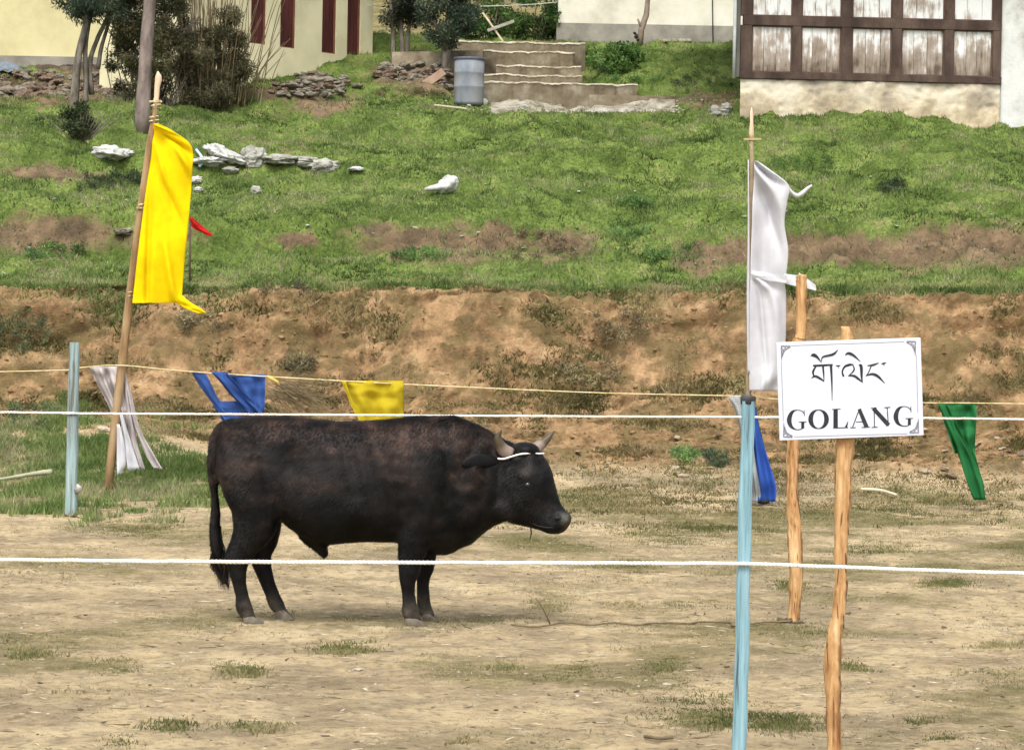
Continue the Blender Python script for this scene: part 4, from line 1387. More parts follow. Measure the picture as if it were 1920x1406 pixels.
M_stone_tan = mk('tan_stone', [(0.22, 0.165, 0.105), (0.33, 0.26, 0.175), (0.42, 0.345, 0.25)], scale=6, detail=8, rough=0.95, bump=0.4, bscale=30)
for i in range(34):
    px = random.choice([random.uniform(1020, 1900), random.uniform(1020, 1420), random.uniform(1740, 1915)])
    py = random.uniform(800, 900)
    p = PT(px, py, 26)
    s = random.uniform(0.02, 0.065)
    o = stone('bank_stone', p + Vector((0, -0.01, s * 0.25)), s, random.choice([M_stone_tan, M_stone_tan, M_stone2]), None, 0.6)
    tag(o, 'rough stone lying among others at the foot of the earth bank', 'stone', 'stones fallen from the earth bank')
tag(stone('pale_stone', PT(195, 810, 26) + Vector((0, 0, .03)), 0.07, M_stone_pale, None, 0.7), 'pale stone at the bank foot left of the tattered white pennant', 'stone')
for i in range(60):
    px = random.uniform(0, 1920)
    py = random.uniform(400, 520) if i % 2 else random.uniform(230, 400)
    p = PT(px, py)
    s = random.uniform(0.012, 0.03)
    o = stone('slope_scrap', p + Vector((0, 0, s * 0.5 + 0.03)), s, M_sack, None, 0.4)
    tag(o, 'tiny white scrap lying in the terrace grass', 'litter', 'white scraps on the slope')
# field stones, chips and crumbs
CH = [(500, 1170, 13), (680, 1185, 15), (670, 1255, 22), (1215, 1342, 10), (1350, 1193, 8), (1418, 1203, 7), (940, 1232, 16), (985, 1318, 10), (1095, 1367, 12), (250, 1367, 8), (90, 1367, 8),
      (1200, 1235, 14), (760, 1400, 8), (1550, 1370, 8), (630, 1345, 14), (700, 1340, 10), (1600, 1290, 12), (1790, 1282, 11), (1820, 1262, 10), (1060, 1160, 7), (920, 1072, 6), (1250, 1285, 22), (1480, 1345, 8), (1860, 1320, 9), (560, 1380, 7), (1100, 1330, 7), (1700, 1310, 8)]
for px, py, w in CH:
    p = PG(px, py)
    p.z = height(p.x, p.y)
    s = w * 0.5 * p.y / F
    o = stone('pale_chip', p + Vector((0, 0, s * 0.1)), s, M_stone_pale, None, 0.35, tilt=0.12)
    tag(o, 'flat pale stone chip lying on the bare field', 'stone', 'pale chips on the field')
DKC = [(430, 1142, 8), (1310, 1252, 12), (1362, 1252, 12), (1030, 1306, 8), (930, 1332, 10), (1080, 1300, 12), (150, 1330, 14), (360, 1320, 10), (1590, 1150, 14), (1880, 1308, 12), (75, 1280, 12), (1770, 1180, 12), (235, 1260, 10), (1850, 1290, 9), (160, 1155, 9), (1000, 1390, 14)]
M_clod = mk('dark_clod', [(0.085, 0.062, 0.038), (0.15, 0.115, 0.072)], scale=14, rough=1, bump=0.5, bscale=40)
for px, py, w in DKC:
    p = PG(px, py)
    p.z = height(p.x, p.y)
    s = w * 0.5 * p.y / F
    o = stone('dark_clod', p + Vector((0, 0, s * 0.2)), s, M_clod, None, 0.5)
    tag(o, 'small dark clod of earth or dung on the field', 'clod', 'dark clods on the field')


def crumbs(name, label, n, material, smin, smax, flat, long=1.0):
    v0, f0 = ico(1)
    V = np.array([tuple(q) for q in v0])
    Fc = np.array(f0)
    pos = np.stack([rng.uniform(-5.6, 5.6, n), 11.3 + 19 * rng.random(n) ** 1.5], 1)
    s = np.exp(rng.uniform(math.log(smin), math.log(smax), n))
    z = plain_height(pos[:, 0], pos[:, 1]) + 0.018 * fbm(pos[:, 0] * 1.2, pos[:, 1] * 1.2, 4) + 0.010 * fbm(pos[:, 0] * 7, pos[:, 1] * 7, 2)
    a = rng.uniform(0, 6.283, n)
    ca, sa = np.cos(a), np.sin(a)
    q = V[None] * (1 + 0.25 * rng.normal(size=(n, len(V), 1)))
    q = q * np.array([long, 1, flat]) * s[:, None, None]
    x = q[..., 0] * ca[:, None] - q[..., 1] * sa[:, None]
    y = q[..., 0] * sa[:, None] + q[..., 1] * ca[:, None]
    vs = np.stack([x + pos[:, :1], y + pos[:, 1:2], q[..., 2] + (z + s * flat * 0.4)[:, None]], -1).reshape(-1, 3)
    fs = (Fc[None] + (np.arange(n) * len(V))[:, None, None]).reshape(-1, 3)
    return tag(link(name, np_mesh(name, vs, fs), material), label, 'debris', kind='stuff')


crumbs('pale_crumbs', 'pale crumbs and tiny pebbles sprinkled over the field', 1800, M_stone_pale, 0.003, 0.012, 0.35, 1.5)
crumbs('dark_crumbs', 'dark crumbs of earth and dung sprinkled over the field', 2200, M_clod, 0.003, 0.010, 0.4, 1.8)
crumbs('straw_bits', 'bits of straw and bark lying on the field', 1800, M_palewood, 0.002, 0.0045, 0.6, 12.0)
crumbs('twig_bits', 'small dark twigs lying on the field', 1600, M_clod, 0.002, 0.005, 0.6, 12.0)

# ------------------------------------------------------------------ fence
M_bluepaint = mk('chipped_blue_paint', [(0.06, 0.08, 0.085), (0.15, 0.27, 0.31), (0.20, 0.345, 0.395), (0.24, 0.39, 0.44), (0.36, 0.49, 0.50)], scale=14, detail=10, rough=0.75, stretch=(3, 3, 0.12), bump=0.6, bscale=22, lo=0.34, hi=0.68)
M_bluepaint2 = mk('faded_blue_paint', [(0.10, 0.095, 0.075), (0.19, 0.235, 0.225), (0.23, 0.32, 0.325), (0.28, 0.38, 0.38), (0.40, 0.45, 0.42)], scale=9, detail=10, rough=0.8, stretch=(3, 3, 0.15), bump=0.6, bscale=22, lo=0.36, hi=0.66)
M_rope = mk('white_rope', [(0.66, 0.64, 0.56), (0.80, 0.78, 0.70), (0.86, 0.85, 0.80)], scale=30, rough=0.8)
M_string = mk('straw_yellow_string', [(0.45, 0.35, 0.14), (0.60, 0.49, 0.26), (0.70, 0.62, 0.44)], scale=12, rough=0.85)


def square_post(name, pts, w, mat, parent, seed):
    rings = []
    for i, p in enumerate(pts):
        ww = w[i] / 2
        r = []
        for k, (sx, sy) in enumerate([(-1, -.72), (-.72, -1), (.72, -1), (1, -.72), (1, .72), (.72, 1), (-.72, 1), (-1, .72)]):
            e = 1 + 0.07 * float(noise2(i * 0.7 + seed, k * 1.3))
            r.append(Vector(p) + Vector((sx * ww * e, sy * ww * e, 0)))
        rings.append(r)
    return MB().loft(rings).build(name, mat, parent)


def along(a, b, n, wob=0.0, seed=0):
    return [Vector(a).lerp(Vector(b), i / (n - 1)) + Vector((wob * float(noise2(i * 0.35 + seed, 1.1)), wob * float(noise2(i * 0.35 + seed, 9.1)), 0)) for i in range(n)]


DF = 11.5
top, foot = P(1403, 752, DF), P(1383, 1476, DF)
foot.z = height(foot.x, foot.y) - 0.12
fp = empty('fence_post', (foot.x, foot.y, 0), 'bright blue square wooden fence post in front of the sign', 'post', 'fence posts')
square_post('post', along(foot, top, 18, 0.006, 3), list(np.linspace(0.056, 0.049, 18)), M_bluepaint, fp, 3)
cap = MB()
cap.tube([top + Vector((0, 0, -0.012)), top + Vector((0, 0, 0.012)), top + Vector((0.002, 0, 0.024))], [0.029, 0.030, 0.027], 8, 0.2)
cap.build('top_wrap', mk('dark_tape', [(0.035, 0.035, 0.035), (0.08, 0.08, 0.08)], scale=20, rough=0.6), fp, True)
DB = PG(133, 966).y
top, foot = P(140, 642, DB), PG(133, 966)
foot.z = height(foot.x, foot.y) - 0.1
fq = empty('fence_post', (foot.x, foot.y, 0), 'faded blue fence post standing before the tattered white pennant', 'post', 'fence posts')
square_post('post', along(foot, top, 14, 0.008, 8), list(np.linspace(0.104, 0.082, 14)), M_bluepaint2, fq, 8)
kn = MB().ell(P(146, 916, DB - 0.05), (0.035, 0.03, 0.04), 2, None, 0.4, 2)
kn.build('hanging_knot', M_sack, fq, True)


def rope(name, px, d, r, pitch, step, label, mat, dfun=None):
    pts = spline([tuple(P(x, y, d if dfun is None else dfun(x))) for x, y in px], 160)
    seg = np.linalg.norm(np.diff(pts, axis=0), axis=1)
    s = np.concatenate([[0], np.cumsum(seg)])
    n = int(s[-1] / step)
    u = np.linspace(0, s[-1], n)
    C = np.stack([np.interp(u, s, pts[:, k]) for k in range(3)], 1)
    C[:, 2] += 0.0016 * noise2(u * 9, u * 0 + 3.3)
    m = MB()
    for k in range(3):
        ph = 2 * math.pi * (u / pitch + k / 3)
        Q = C + np.stack([np.zeros(n), np.cos(ph), np.sin(ph)], 1) * r * 0.5
        m.tube([Vector(q) for q in Q], r * 0.58, 5, 0, False)
    return tag(m.build(name, mat, None, True), label, 'rope')


rope('rope', [(-1500, 1030), (0, 1049), (400, 1053), (900, 1055), (1300, 1056), (1398, 1057), (1600, 1064), (1800, 1071), (2040, 1080), (3600, 1140)], DF - 0.040, 0.0078, 0.05, 0.005,
     'thick white rope stretched in front of the bull at leg height', M_rope)
rope('rope', [(-1500, 762), (0, 773), (136, 775), (500, 777), (960, 780), (1400, 782), (1735, 784), (2080, 789), (3300, 812)], DB - 0.056, 0.0095, 0.08, 0.011,
     'white rope stretched behind the bull at back height', M_rope)

# ------------------------------------------------------------------ flag line
DS = PG(203, 928).y
SP = [(-1300, 720), (0, 697), (140, 690), (225, 685), (360, 697), (640, 714), (900, 727), (1140, 737), (1403, 743), (1460, 748), (1735, 755), (1920, 757), (3100, 775)]
sp_ = MB().tube(list(spline([tuple(P(x, y, DS - 0.06)) for x, y in SP], 160)), 0.0058, 6)
strg = tag(sp_.build('flag_string', M_string, None, True), 'thin straw coloured string carrying the pennants before the bank', 'string')


def cloth_mat(name, c, tr=0.45, dark=0.75):
    return mk(name, [tuple(x * dark for x in c), c, tuple(min(1, x * 1.08) for x in c)], scale=5, detail=5, rough=0.85, spec=0.1, transl=tr, bump=0.15, bscale=9)


M_yel = cloth_mat('yellow_cloth', (0.90, 0.70, 0.004), 0.35, 0.9)
M_yel2 = cloth_mat('thin_yellow_cloth', (0.62, 0.50, 0.03), 0.5, 0.92)
M_whc = cloth_mat('white_cloth', (0.66, 0.66, 0.69), 0.35, 0.93)
M_whd = cloth_mat('dirty_white_cloth', (0.55, 0.50, 0.49), 0.3, 0.8)
M_blc = cloth_mat('blue_cloth', (0.050, 0.11, 0.34), 0.35, 0.8)
M_blc2 = cloth_mat('bright_blue_cloth', (0.045, 0.12, 0.46), 0.35, 0.8)
M_grc = cloth_mat('green_cloth', (0.03, 0.19, 0.06), 0.4, 0.8)
M_red = cloth_mat('red_cloth', (0.55, 0.02, 0.02), 0.3)
M_clear = cloth_mat('pale_plastic', (0.50, 0.53, 0.53), 0.55)


def cloth(rows, d, amp, k, ny=36, nx=20, phase=0.0, diag=1.0, mb=None, hang=0.15, fray=0.0, folds=()):
    """sheet of cloth: rows of (row, left px, right px) at depth d, rippled by amp"""
    rr = sorted(rows)
    A = spline(rr, ny)
    out = []
    for j in range(ny):
        v = j / (ny - 1)
        y, xl, xr = A[j]
        line = []
        for i in range(nx):
            u = i / (nx - 1)
            w = amp * (min(1, v * 6 + hang)) * (math.sin(k * u * 6.283 + phase + diag * v * 4) + 0.5 * math.sin(k * 1.9 * u * 6.283 + 1.3 + phase - 3 * diag * v)) + amp * 0.7 * float(noise2(u * 3 + phase, v * 5))
            for u0, v0, u1, v1, fw_, fa in folds:
                du, dv = u1 - u0, v1 - v0
                l2 = math.hypot(du, dv)
                tt = ((u - u0) * du + (v - v0) * dv) / l2 ** 2
                ds_ = ((u - u0) * dv - (v - v0) * du) / l2
                if -0.1 < tt < 1.1:
                    w += fa * math.exp(-(ds_ / fw_) ** 2) * math.sin(math.pi * min(1, max(0, (tt + 0.1) / 1.2)))
            yy = y + (fray * random.uniform(-1, 1) if j == ny - 1 else 0)
            line.append(P(xl + (xr - xl) * u, yy, d + w))
        out.append(line)
    return (mb or MB()).grid(out)


# yellow flag and its pole
M_polewood = mk('brown_pole_wood', [(0.17, 0.10, 0.045), (0.27, 0.175, 0.085), (0.35, 0.25, 0.14)], scale=9, detail=8, rough=0.8, stretch=(1, 1, 0.2), bump=0.3, bscale=20)
M_finial = mk('pale_carved_wood', [(0.50, 0.37, 0.24), (0.64, 0.50, 0.36)], scale=12, rough=0.8, stretch=(1, 1, 0.3))
pf, pt = P(200, 930, DS), P(292, 205, DS)
pf.z = height(pf.x, pf.y) - 0.1
fl = empty('flag_pole', (pf.x, pf.y, 0), 'leaning wooden pole carrying a long vertical yellow flag', 'flag pole', 'flag poles')
M_paler = mk('greyed_pole_wood', [(0.20, 0.15, 0.09), (0.30, 0.23, 0.14)], scale=9, rough=0.85)
MB().tube([pf, P(208, 868, DS), P(222, 740, DS), P(243, 560, DS), P(263, 400, DS), P(280, 272, DS), pt], [0.046, 0.046, 0.045, 0.043, 0.039, 0.035, 0.026], 10, 0.06).build('pole', M_polewood, fl, True)
MB().tube([P(290, 210, DS), P(292.5, 188, DS), P(293.5, 183, DS), P(295, 162, DS), P(297, 150, DS), P(297, 143, DS), P(296, 134, DS)], [0.02, 0.026, 0.024, 0.028, 0.034, 0.03, 0.005], 8, 0.08, flat=0.5).build('finial', M_finial, fl, True)
MB().obox(P(280, 193, DS) + Vector((0, -0.02, 0)), (1, 0, 0.02), (0, 1, 0), (0, 0, 1), 0.125, 0.04, 0.02).build('crosspiece', M_finial, fl, bevel=0.004)
fy = cloth([(232, 289, 296), (245, 287, 322), (275, 283, 359), (330, 277, 360), (400, 268, 355), (480, 258, 347), (560, 249, 341), (567, 248, 341)], DS - 0.06, 0.035, 0.5, 80, 34, 0.4, 1.2, folds=[(0.0, 0.0, 0.95, 0.16, 0.03, -0.08), (0.45, 0.20, 1.0, 0.34, 0.025, 0.09), (0.6, 0.3, 1.0, 0.42, 0.025, -0.07), (0.5, 0.66, 0.95, 0.9, 0.04, -0.08), (0.1, 0.5, 0.35, 0.95, 0.05, 0.07), (0.05, 0.25, 0.5, 0.5, 0.03, -0.05), (0.3, 0.45, 0.9, 0.62, 0.025, 0.06)])
fy = cloth([(553, 322, 341), (566, 330, 356), (578, 346, 376), (587, 372, 388)], DS - 0.06, 0.02, 0.5, 12, 8, 1.0, mb=fy)
fy.build('flag', M_yel, fl, True, solid=0.003)
for yy in (203, 232, 396, 560):
    u = (930 - yy) / (930 - 205)
    c = P(200 + 92 * u, yy, DS)
    tw = MB()
    tw.tube([c + Vector((0.046 * math.cos(a), 0.046 * math.sin(a), 0.006 * a)) for a in np.linspace(0, 12.5, 26)], 0.006, 5)
    tw.build('lashing', M_string, fl, True)
MB().tube([P(265, 392, DS - .04), P(254, 390, DS - .05)], [0.012, 0.008], 5).build('peg', M_polewood, fl, True)

# white flag
wf, wt = P(1400, 935, DS), P(1409, 262, DS)
wf.z = height(wf.x, wf.y) - 0.1
fw = empty('flag_pole', (wf.x, wf.y, 0), 'slim upright pole carrying a long vertical white flag', 'flag pole', 'flag poles')
MB().tube([wf, P(1403, 745, DS), P(1406, 500, DS), P(1410, 320, DS), wt], [0.032, 0.029, 0.026, 0.024, 0.018], 8, 0.06).build('pole', M_paler, fw, True)
MB().tube([P(1410.5, 262, DS), P(1409, 250, DS), P(1409.5, 228, DS), P(1409, 214, DS), P(1409.5, 202, DS)], [0.022, 0.026, 0.017, 0.018, 0.004], 8, 0.05, flat=0.6).build('finial', M_finial, fw, True)
MB().obox(P(1394, 264, DS) + Vector((0, -0.025, 0)), (1, 0, 0.03), (0, 1, 0), (0, 0, 1), 0.175, 0.05, 0.022).build('crosspiece', mk('mossy_crosspiece', [(0.30, 0.24, 0.11), (0.42, 0.34, 0.18)], scale=9, rough=0.85), fw, bevel=0.004)
w = cloth([(302, 1415, 1420), (318, 1414, 1443), (348, 1413, 1479), (380, 1411, 1476), (420, 1410, 1471), (470, 1408, 1478), (515, 1407, 1474), (532, 1407, 1472), (560, 1406, 1474), (640, 1405, 1473), (700, 1405, 1468), (733, 1405, 1458)], DS - 0.07, 0.04, 0.6, 90, 34, 2.2, -1.3, folds=[(0.05, 0.08, 0.95, 0.32, 0.05, -0.09), (0.1, 0.03, 0.9, 0.16, 0.04, 0.07), (0.0, 0.14, 0.8, 0.42, 0.05, 0.07), (0.0, 0.52, 0.9, 0.80, 0.045, -0.07), (0.05, 0.56, 0.6, 0.95, 0.05, 0.05), (0.3, 0.97, 1.0, 0.9, 0.05, -0.04)])
w.build('flag', M_whc, fw, True, solid=0.003)
w = MB().grid([[P(x, y - h_, DS - 0.08), P(x + 1, y, DS - 0.095), P(x, y + h_, DS - 0.08)] for x, y, h_ in spline([(1472, 349, 6), (1480, 356, 5), (1488, 364, 4), (1496, 367, 4), (1506, 361, 5), (1514, 354, 4), (1522, 348, 2)], 16)])
w.build('flag_tail', M_whc, fw, True, solid=0.003)
w = cloth([(300, 1402, 1404), (420, 1402, 1405), (560, 1400, 1406), (640, 1401, 1405), (700, 1402, 1406)], DS - 0.075, 0.006, 0.5, 30, 5, 0.7)
w.build('sleeve', M_whc, fw, True, solid=0.003)
tie = MB()
for (pa, pb, wa, wb, dz) in (((1408, 514), (1475, 524), 7, 7, -0.10), ((1470, 522), (1500, 528), 9, 11, -0.10), ((1498, 524), (1530, 540), 13, 5, -0.08)):
    rows = []
    for q in range(9):
        t = q / 8
        x, y = pa[0] + (pb[0] - pa[0]) * t, pa[1] + (pb[1] - pa[1]) * t
        ww = wa + (wb - wa) * t
        rows.append([P(x, y - ww, DS + dz + 0.01 * math.sin(t * 5)), P(x, y + ww * 0.2 * math.sin(t * 9), DS + dz - 0.005), P(x, y + ww, DS + dz + 0.012 * math.cos(t * 4))])
    tie.grid(rows)
tie.build('cloth_tie', M_whc, fw, False, solid=0.003)

# pennants on the string
ds = DS - 0.05
m = MB()
cloth([(687, 167, 226), (720, 182, 230), (765, 205, 240), (800, 213, 247)], ds + 0.11, 0.05, 2.2, 26, 26, 0.2, 0.4, m)
cloth([(688, 229, 233), (740, 238, 247), (800, 252, 261), (850, 272, 288), (880, 290, 305)], ds + 0.08, 0.02, 1.2, 30, 9, 0.6, mb=m, fray=4)
cloth([(700, 222, 232), (770, 222, 246), (830, 236, 258), (880, 252, 272)], ds + 0.10, 0.03, 1.5, 30, 12, 1.6, mb=m, fray=5)
o = m.build('pennant', M_whd, None, True, solid=0.002)
tag(o, 'tattered dirty white pennant in strips on the yellow flag pole', 'pennant', 'pennants on the string')
m = cloth([(795, 219, 224), (830, 219, 233), (870, 219, 237), (890, 220, 226)], ds - 0.02, 0.015, 0.6, 14, 8, 0.3)
cloth([(775, 224, 229), (830, 232, 246), (880, 240, 262)], ds - 0.01, 0.015, 0.8, 18, 8, 0.9, mb=m, fray=5)
o = m.build('pennant', M_whc, None, True, solid=0.002)
tag(o, 'clean white cloth strip hanging low beside the yellow flag pole', 'pennant', 'pennants on the string')
m = cloth([(697, 359, 384), (720, 372, 396), (745, 390, 408), (775, 412, 432), (790, 424, 446)], ds, 0.02, 0.8, 20, 8, 0.3)
cloth([(697, 395, 424), (715, 412, 440), (740, 432, 462), (765, 458, 486), (785, 476, 500)], ds - 0.03, 0.03, 1.3, 22, 12, 1.1, mb=m)
cloth([(702, 428, 497), (730, 440, 497), (760, 462, 496), (790, 478, 494)], ds + 0.01, 0.03, 1.4, 22, 16, 0.0, mb=m)
cloth([(752, 398, 448), (764, 402, 480), (780, 412, 492), (796, 420, 494)], ds + 0.02, 0.02, 1.0, 14, 16, 2.0, mb=m)
o = m.build('pennant', M_blc, None, True, solid=0.002)
tag(o, 'torn blue pennant with a hole hanging behind the bull rump', 'pennant', 'pennants on the string')
m = cloth([(714, 640, 757), (735, 648, 757), (760, 661, 757), (795, 676, 757)], ds, 0.035, 1.6, 24, 30, 0.7)
cloth([(714, 640, 648), (745, 652, 658), (778, 666, 674)], ds - 0.04, 0.01, 0.5, 16, 5, 0.1, mb=m)
o = m.build('pennant', M_yel2, None, True, solid=0.002)
tag(o, 'thin yellow pennant on the string over the bull back', 'pennant', 'pennants on the string')
m = MB().tube([P(502, 706, ds), P(510, 710, ds - .01), P(520, 716, ds), P(524, 722, ds + .01)], [0.014, 0.018, 0.014, 0.006], 6, 0.3)
o = m.build('string_knot', mk('orange_knot', [(0.55, 0.36, 0.06), (0.66, 0.48, 0.14)], scale=9, rough=0.9), None, True)
tag(o, 'orange yellow knot on the string beside the torn blue pennant', 'knot')
m = cloth([(757, 1762, 1831), (785, 1768, 1831), (815, 1778, 1829), (850, 1790, 1828)], ds, 0.04, 1.4, 24, 20, 0.5, 1.2)
cloth([(757, 1758, 1775), (800, 1776, 1796), (850, 1796, 1822), (900, 1812, 1842), (936, 1828, 1848)], ds - 0.05, 0.03, 1.2, 30, 12, 1.4, mb=m)
cloth([(840, 1792, 1826), (880, 1806, 1836), (910, 1815, 1845), (937, 1826, 1846)], ds + 0.03, 0.03, 1.2, 20, 10, 2.4, mb=m)
o = m.build('pennant', M_grc, None, True, solid=0.002)
tag(o, 'green pennant twisted to a point right of the sign', 'pennant', 'pennants on the string')
m = cloth([(760, 1404, 1416), (800, 1408, 1424), (860, 1412, 1440), (910, 1416, 1455), (940, 1422, 1454)], ds + 0.02, 0.04, 1.0, 28, 12, 0.5)
o = m.build('pennant', M_blc2, None, True, solid=0.002)
tag(o, 'bright blue pennant hanging behind the front blue post', 'pennant', 'pennants on the string')
m = cloth([(744, 1364, 1404), (765, 1376, 1404), (800, 1386, 1408), (860, 1396, 1416), (920, 1404, 1426), (940, 1408, 1424)], ds - 0.03, 0.03, 1.5, 34, 14, 0.9)
o = m.build('pennant', M_clear, None, True, solid=0.002)
tag(o, 'pale plastic pennant hanging behind the front blue post', 'pennant', 'pennants on the string')
m = MB().ell(P(1432, 940, DS), (0.06, 0.05, 0.03), 2, None, 0.4, 3)
tag(m.build('dark_knot', M_dark, None, True), 'dark knotted end below the bright blue pennant', 'knot')

# the thin stick with red and green rags behind the yellow flag
sb = PT(356, 532)
stick = empty('rag_stick', sb, 'thin dark stick with a red rag behind the yellow flag', 'stick')
MB().tube([sb + Vector((0, 0, -0.1)), P(356, 470, sb.y), P(357, 405, sb.y)], [0.016, 0.014, 0.012], 6).build('stick', M_timber, stick, True)
m = cloth([(408, 355, 361), (418, 356, 372), (428, 362, 384), (438, 382, 396), (443, 392, 399)], sb.y - 0.03, 0.02, 0.7, 16, 8, 0.2)
m.build('red_rag', M_red, stick, True, solid=0.003)

# ------------------------------------------------------------------ sign
M_peeled = mk('peeled_orange_wood', [(0.19, 0.085, 0.035), (0.36, 0.19, 0.075), (0.47, 0.275, 0.12), (0.54, 0.335, 0.155), (0.64, 0.46, 0.27)], scale=13, detail=11, rough=0.8, stretch=(2.6, 2.6, 0.3), bump=1.0, bscale=12, lo=0.33, hi=0.69)
M_barkrest = mk('bark_remnant', [(0.10, 0.05, 0.03), (0.20, 0.10, 0.05)], scale=20, rough=0.95, stretch=(1, 1, 0.3))
DG = 12.0


def rough_pole(name, px, d, parent, mat, seed, sides=10):
    pts = spline([(p[0], p[1], p[2]) for p in px], 70)
    rings = []
    for i, (x, y, w) in enumerate(pts):
        c = P(x, y, d)
        r = w * 0.5 * d / F
        ring = []
        for k in range(sides):
            a = 2 * math.pi * k / sides
            e = 1 + 0.22 * float(noise2(i * 0.28 + seed, k * 0.9 + seed)) + 0.22 * float(noise2(i * 0.9 + seed, k * 1.7))
            ring.append(c + Vector((math.cos(a) * r * e, math.sin(a) * r * e, 0)))
        rings.append(ring)
    return MB().loft(rings).build(name, mat, parent, True)


def bark_bits(px, d, n, parent, ymin, ymax):
    m = MB()
    A = spline([(p[0], p[1], p[2]) for p in px], 60)
    for k in range(n):
        y = random.uniform(ymin, ymax)
        x, w = np.interp(y, A[:, 1], A[:, 0]), np.interp(y, A[:, 1], A[:, 2])
        a = random.choice([random.uniform(-2.9, -0.2), random.uniform(-0.8, -0.1)])
        r = w * 0.5 * d / F
        c = P(x, y, d) + Vector((math.cos(a) * r * 0.98, math.sin(a) * r * 0.98, 0))
        m.ell(c, (0.003, 0.003, random.uniform(0.02, 0.08)), 1, Matrix.Rotation(random.uniform(-.1, .1), 3, 'Y'), 0.3, k)
    return tag(m.build('bark_strip', M_barkrest, parent), kind='stuff')


SPX = [(1587, 612, 20), (1588, 640, 24), (1588, 700, 30), (1586, 800, 34), (1583, 860, 33), (1580, 930, 31), (1577, 1000, 27), (1576, 1060, 24), (1576, 1110, 23), (1572, 1150, 25), (1564, 1200, 30), (1560, 1245, 32), (1562, 1290, 28), (1563, 1340, 26), (1564, 1400, 28), (1564, 1470, 30)]
ft = P(1564, 1440, DG)
sg = empty('sign', (ft.x, ft.y, 0), 'white lettered sign board nailed to a peeled wooden post', 'sign')
rough_pole('post', SPX, DG, sg, M_peeled, 4)
bark_bits(SPX, DG, 22, sg, 880, 1400)
KX = lambda cx: 1440 + cx / 6.113
KY = lambda cy: 610 + cy / 6.113
DBD = DG - 0.062


def sp2(cx, cy, off=0.0):
    return P(KX(cx), KY(cy), DBD - off)


corners = [(95, 195), (1750, 140), (1785, 1260), (135, 1320)]
M_signw = mk('white_sign_face', [(0.54, 0.555, 0.62), (0.56, 0.575, 0.635), (0.575, 0.59, 0.645)], scale=2.5, rough=0.45, spec=0.35)
bd = MB()
f4 = [sp2(*c) for c in corners]
bd.hexa([f4[3] + Vector((0, 0.014, 0)), f4[2] + Vector((0, 0.014, 0)), f4[2], f4[3], f4[0] + Vector((0, 0.014, 0)), f4[1] + Vector((0, 0.014, 0)), f4[1], f4[0]])
board = bd.build('board', M_signw, sg, bevel=0.002)
M_ink = mk('black_ink', [(0.012, 0.013, 0.017), (0.022, 0.024, 0.03), (0.05, 0.053, 0.06)], scale=40, rough=0.6, lo=0.3, hi=0.8)
M_inkline = mk('faded_ink', [(0.10, 0.105, 0.13), (0.20, 0.21, 0.25)], scale=30, rough=0.6)


def stroke(mb, pts, off=0.0012, n=0):
    """brush stroke of varying width (cx, cy, w) on the board face"""
    A = spline(pts, n or max(2, 5 * (len(pts) - 1) + 1)) if len(pts) > 2 else np.array(pts, float)
    rows = []
    for i in range(len(A)):
        a, b = A[max(0, i - 1)], A[min(len(A) - 1, i + 1)]
        t = b[:2] - a[:2]
        l = np.linalg.norm(t) or 1
        nrm = np.array([-t[1], t[0]]) / l
        w = max(1.5, A[i][2]) / 2
        rows.append([sp2(*(A[i][:2] + nrm * w), off), sp2(*(A[i][:2] - nrm * w), off)])
    mb.grid(rows)


OFF = [0.0010]


def glyph(name, strokes, mat=M_ink):
    m = MB()
    for i, s in enumerate(strokes):
        stroke(m, s, 0.0010 + 0.00025 * i)
    return m.build(name, mat, board)


Gs = [[(415, 1012, 9), (385, 980, 9), (325, 970, 10), (272, 1000, 36), (243, 1080, 54), (262, 1152, 40), (312, 1190, 14), (368, 1192, 10), (415, 1168, 10)],
      [(414, 972, 9), (418, 1036, 9)], [(398, 1105, 34), (398, 1180, 34)], [(355, 1107, 9), (440, 1105, 9)]]
glyph('letter', Gs)
ell = []
for k in range(25):
    a = 2 * math.pi * k / 24
    ell.append((580 + 91 * math.sin(a), 1075 - 106 * math.cos(a), 10 + 44 * abs(math.sin(a)) ** 1.5))
glyph('letter', [ell])
glyph('letter', [[(775, 962, 50), (775, 1172, 52)], [(733, 963, 9), (832, 958, 9)], [(748, 1175, 10), (918, 1170, 10)], [(895, 1166, 26), (918, 1098, 5)]])
glyph('letter', [[(1045, 965, 11), (968, 1170, 11)], [(1045, 958, 40), (1130, 1165, 50)], [(1008, 1106, 8), (1088, 1104, 8)], [(943, 1172, 9), (1007, 1170, 9)], [(1072, 1168, 9), (1168, 1164, 9)]])
glyph('letter', [[(1216, 950, 11), (1221, 1165, 11)], [(1208, 950, 46), (1382, 1142, 50)], [(1366, 942, 10), (1380, 1150, 12)], [(1180, 949, 9), (1246, 944, 9)], [(1333, 943, 9), (1402, 937, 9)], [(1188, 1168, 9), (1258, 1164, 9)]])
glyph('letter', [[(x + 1222, y - 40, w) for x, y, w in s] for s in Gs])
glyph('script_character', [[(516, 462, 20), (560, 462, 26), (742, 452, 20)], [(722, 455, 30), (731, 640, 20), (735, 865, 5)], [(630, 470, 24), (638, 560, 18), (642, 645, 6)], [(548, 472, 14), (516, 530, 24), (524, 575, 14)],
                           [(495, 606, 5), (540, 582, 24), (598, 608, 24), (642, 642, 8)], [(488, 350, 5), (525, 340, 38), (568, 368, 26), (605, 416, 5)], [(607, 430, 5), (624, 366, 16), (690, 346, 24), (752, 328, 26), (802, 280, 5)]])
glyph('script_mark', [[(778, 458, 8), (800, 466, 16), (828, 460, 10)], [(800, 470, 6), (815, 492, 6)]])
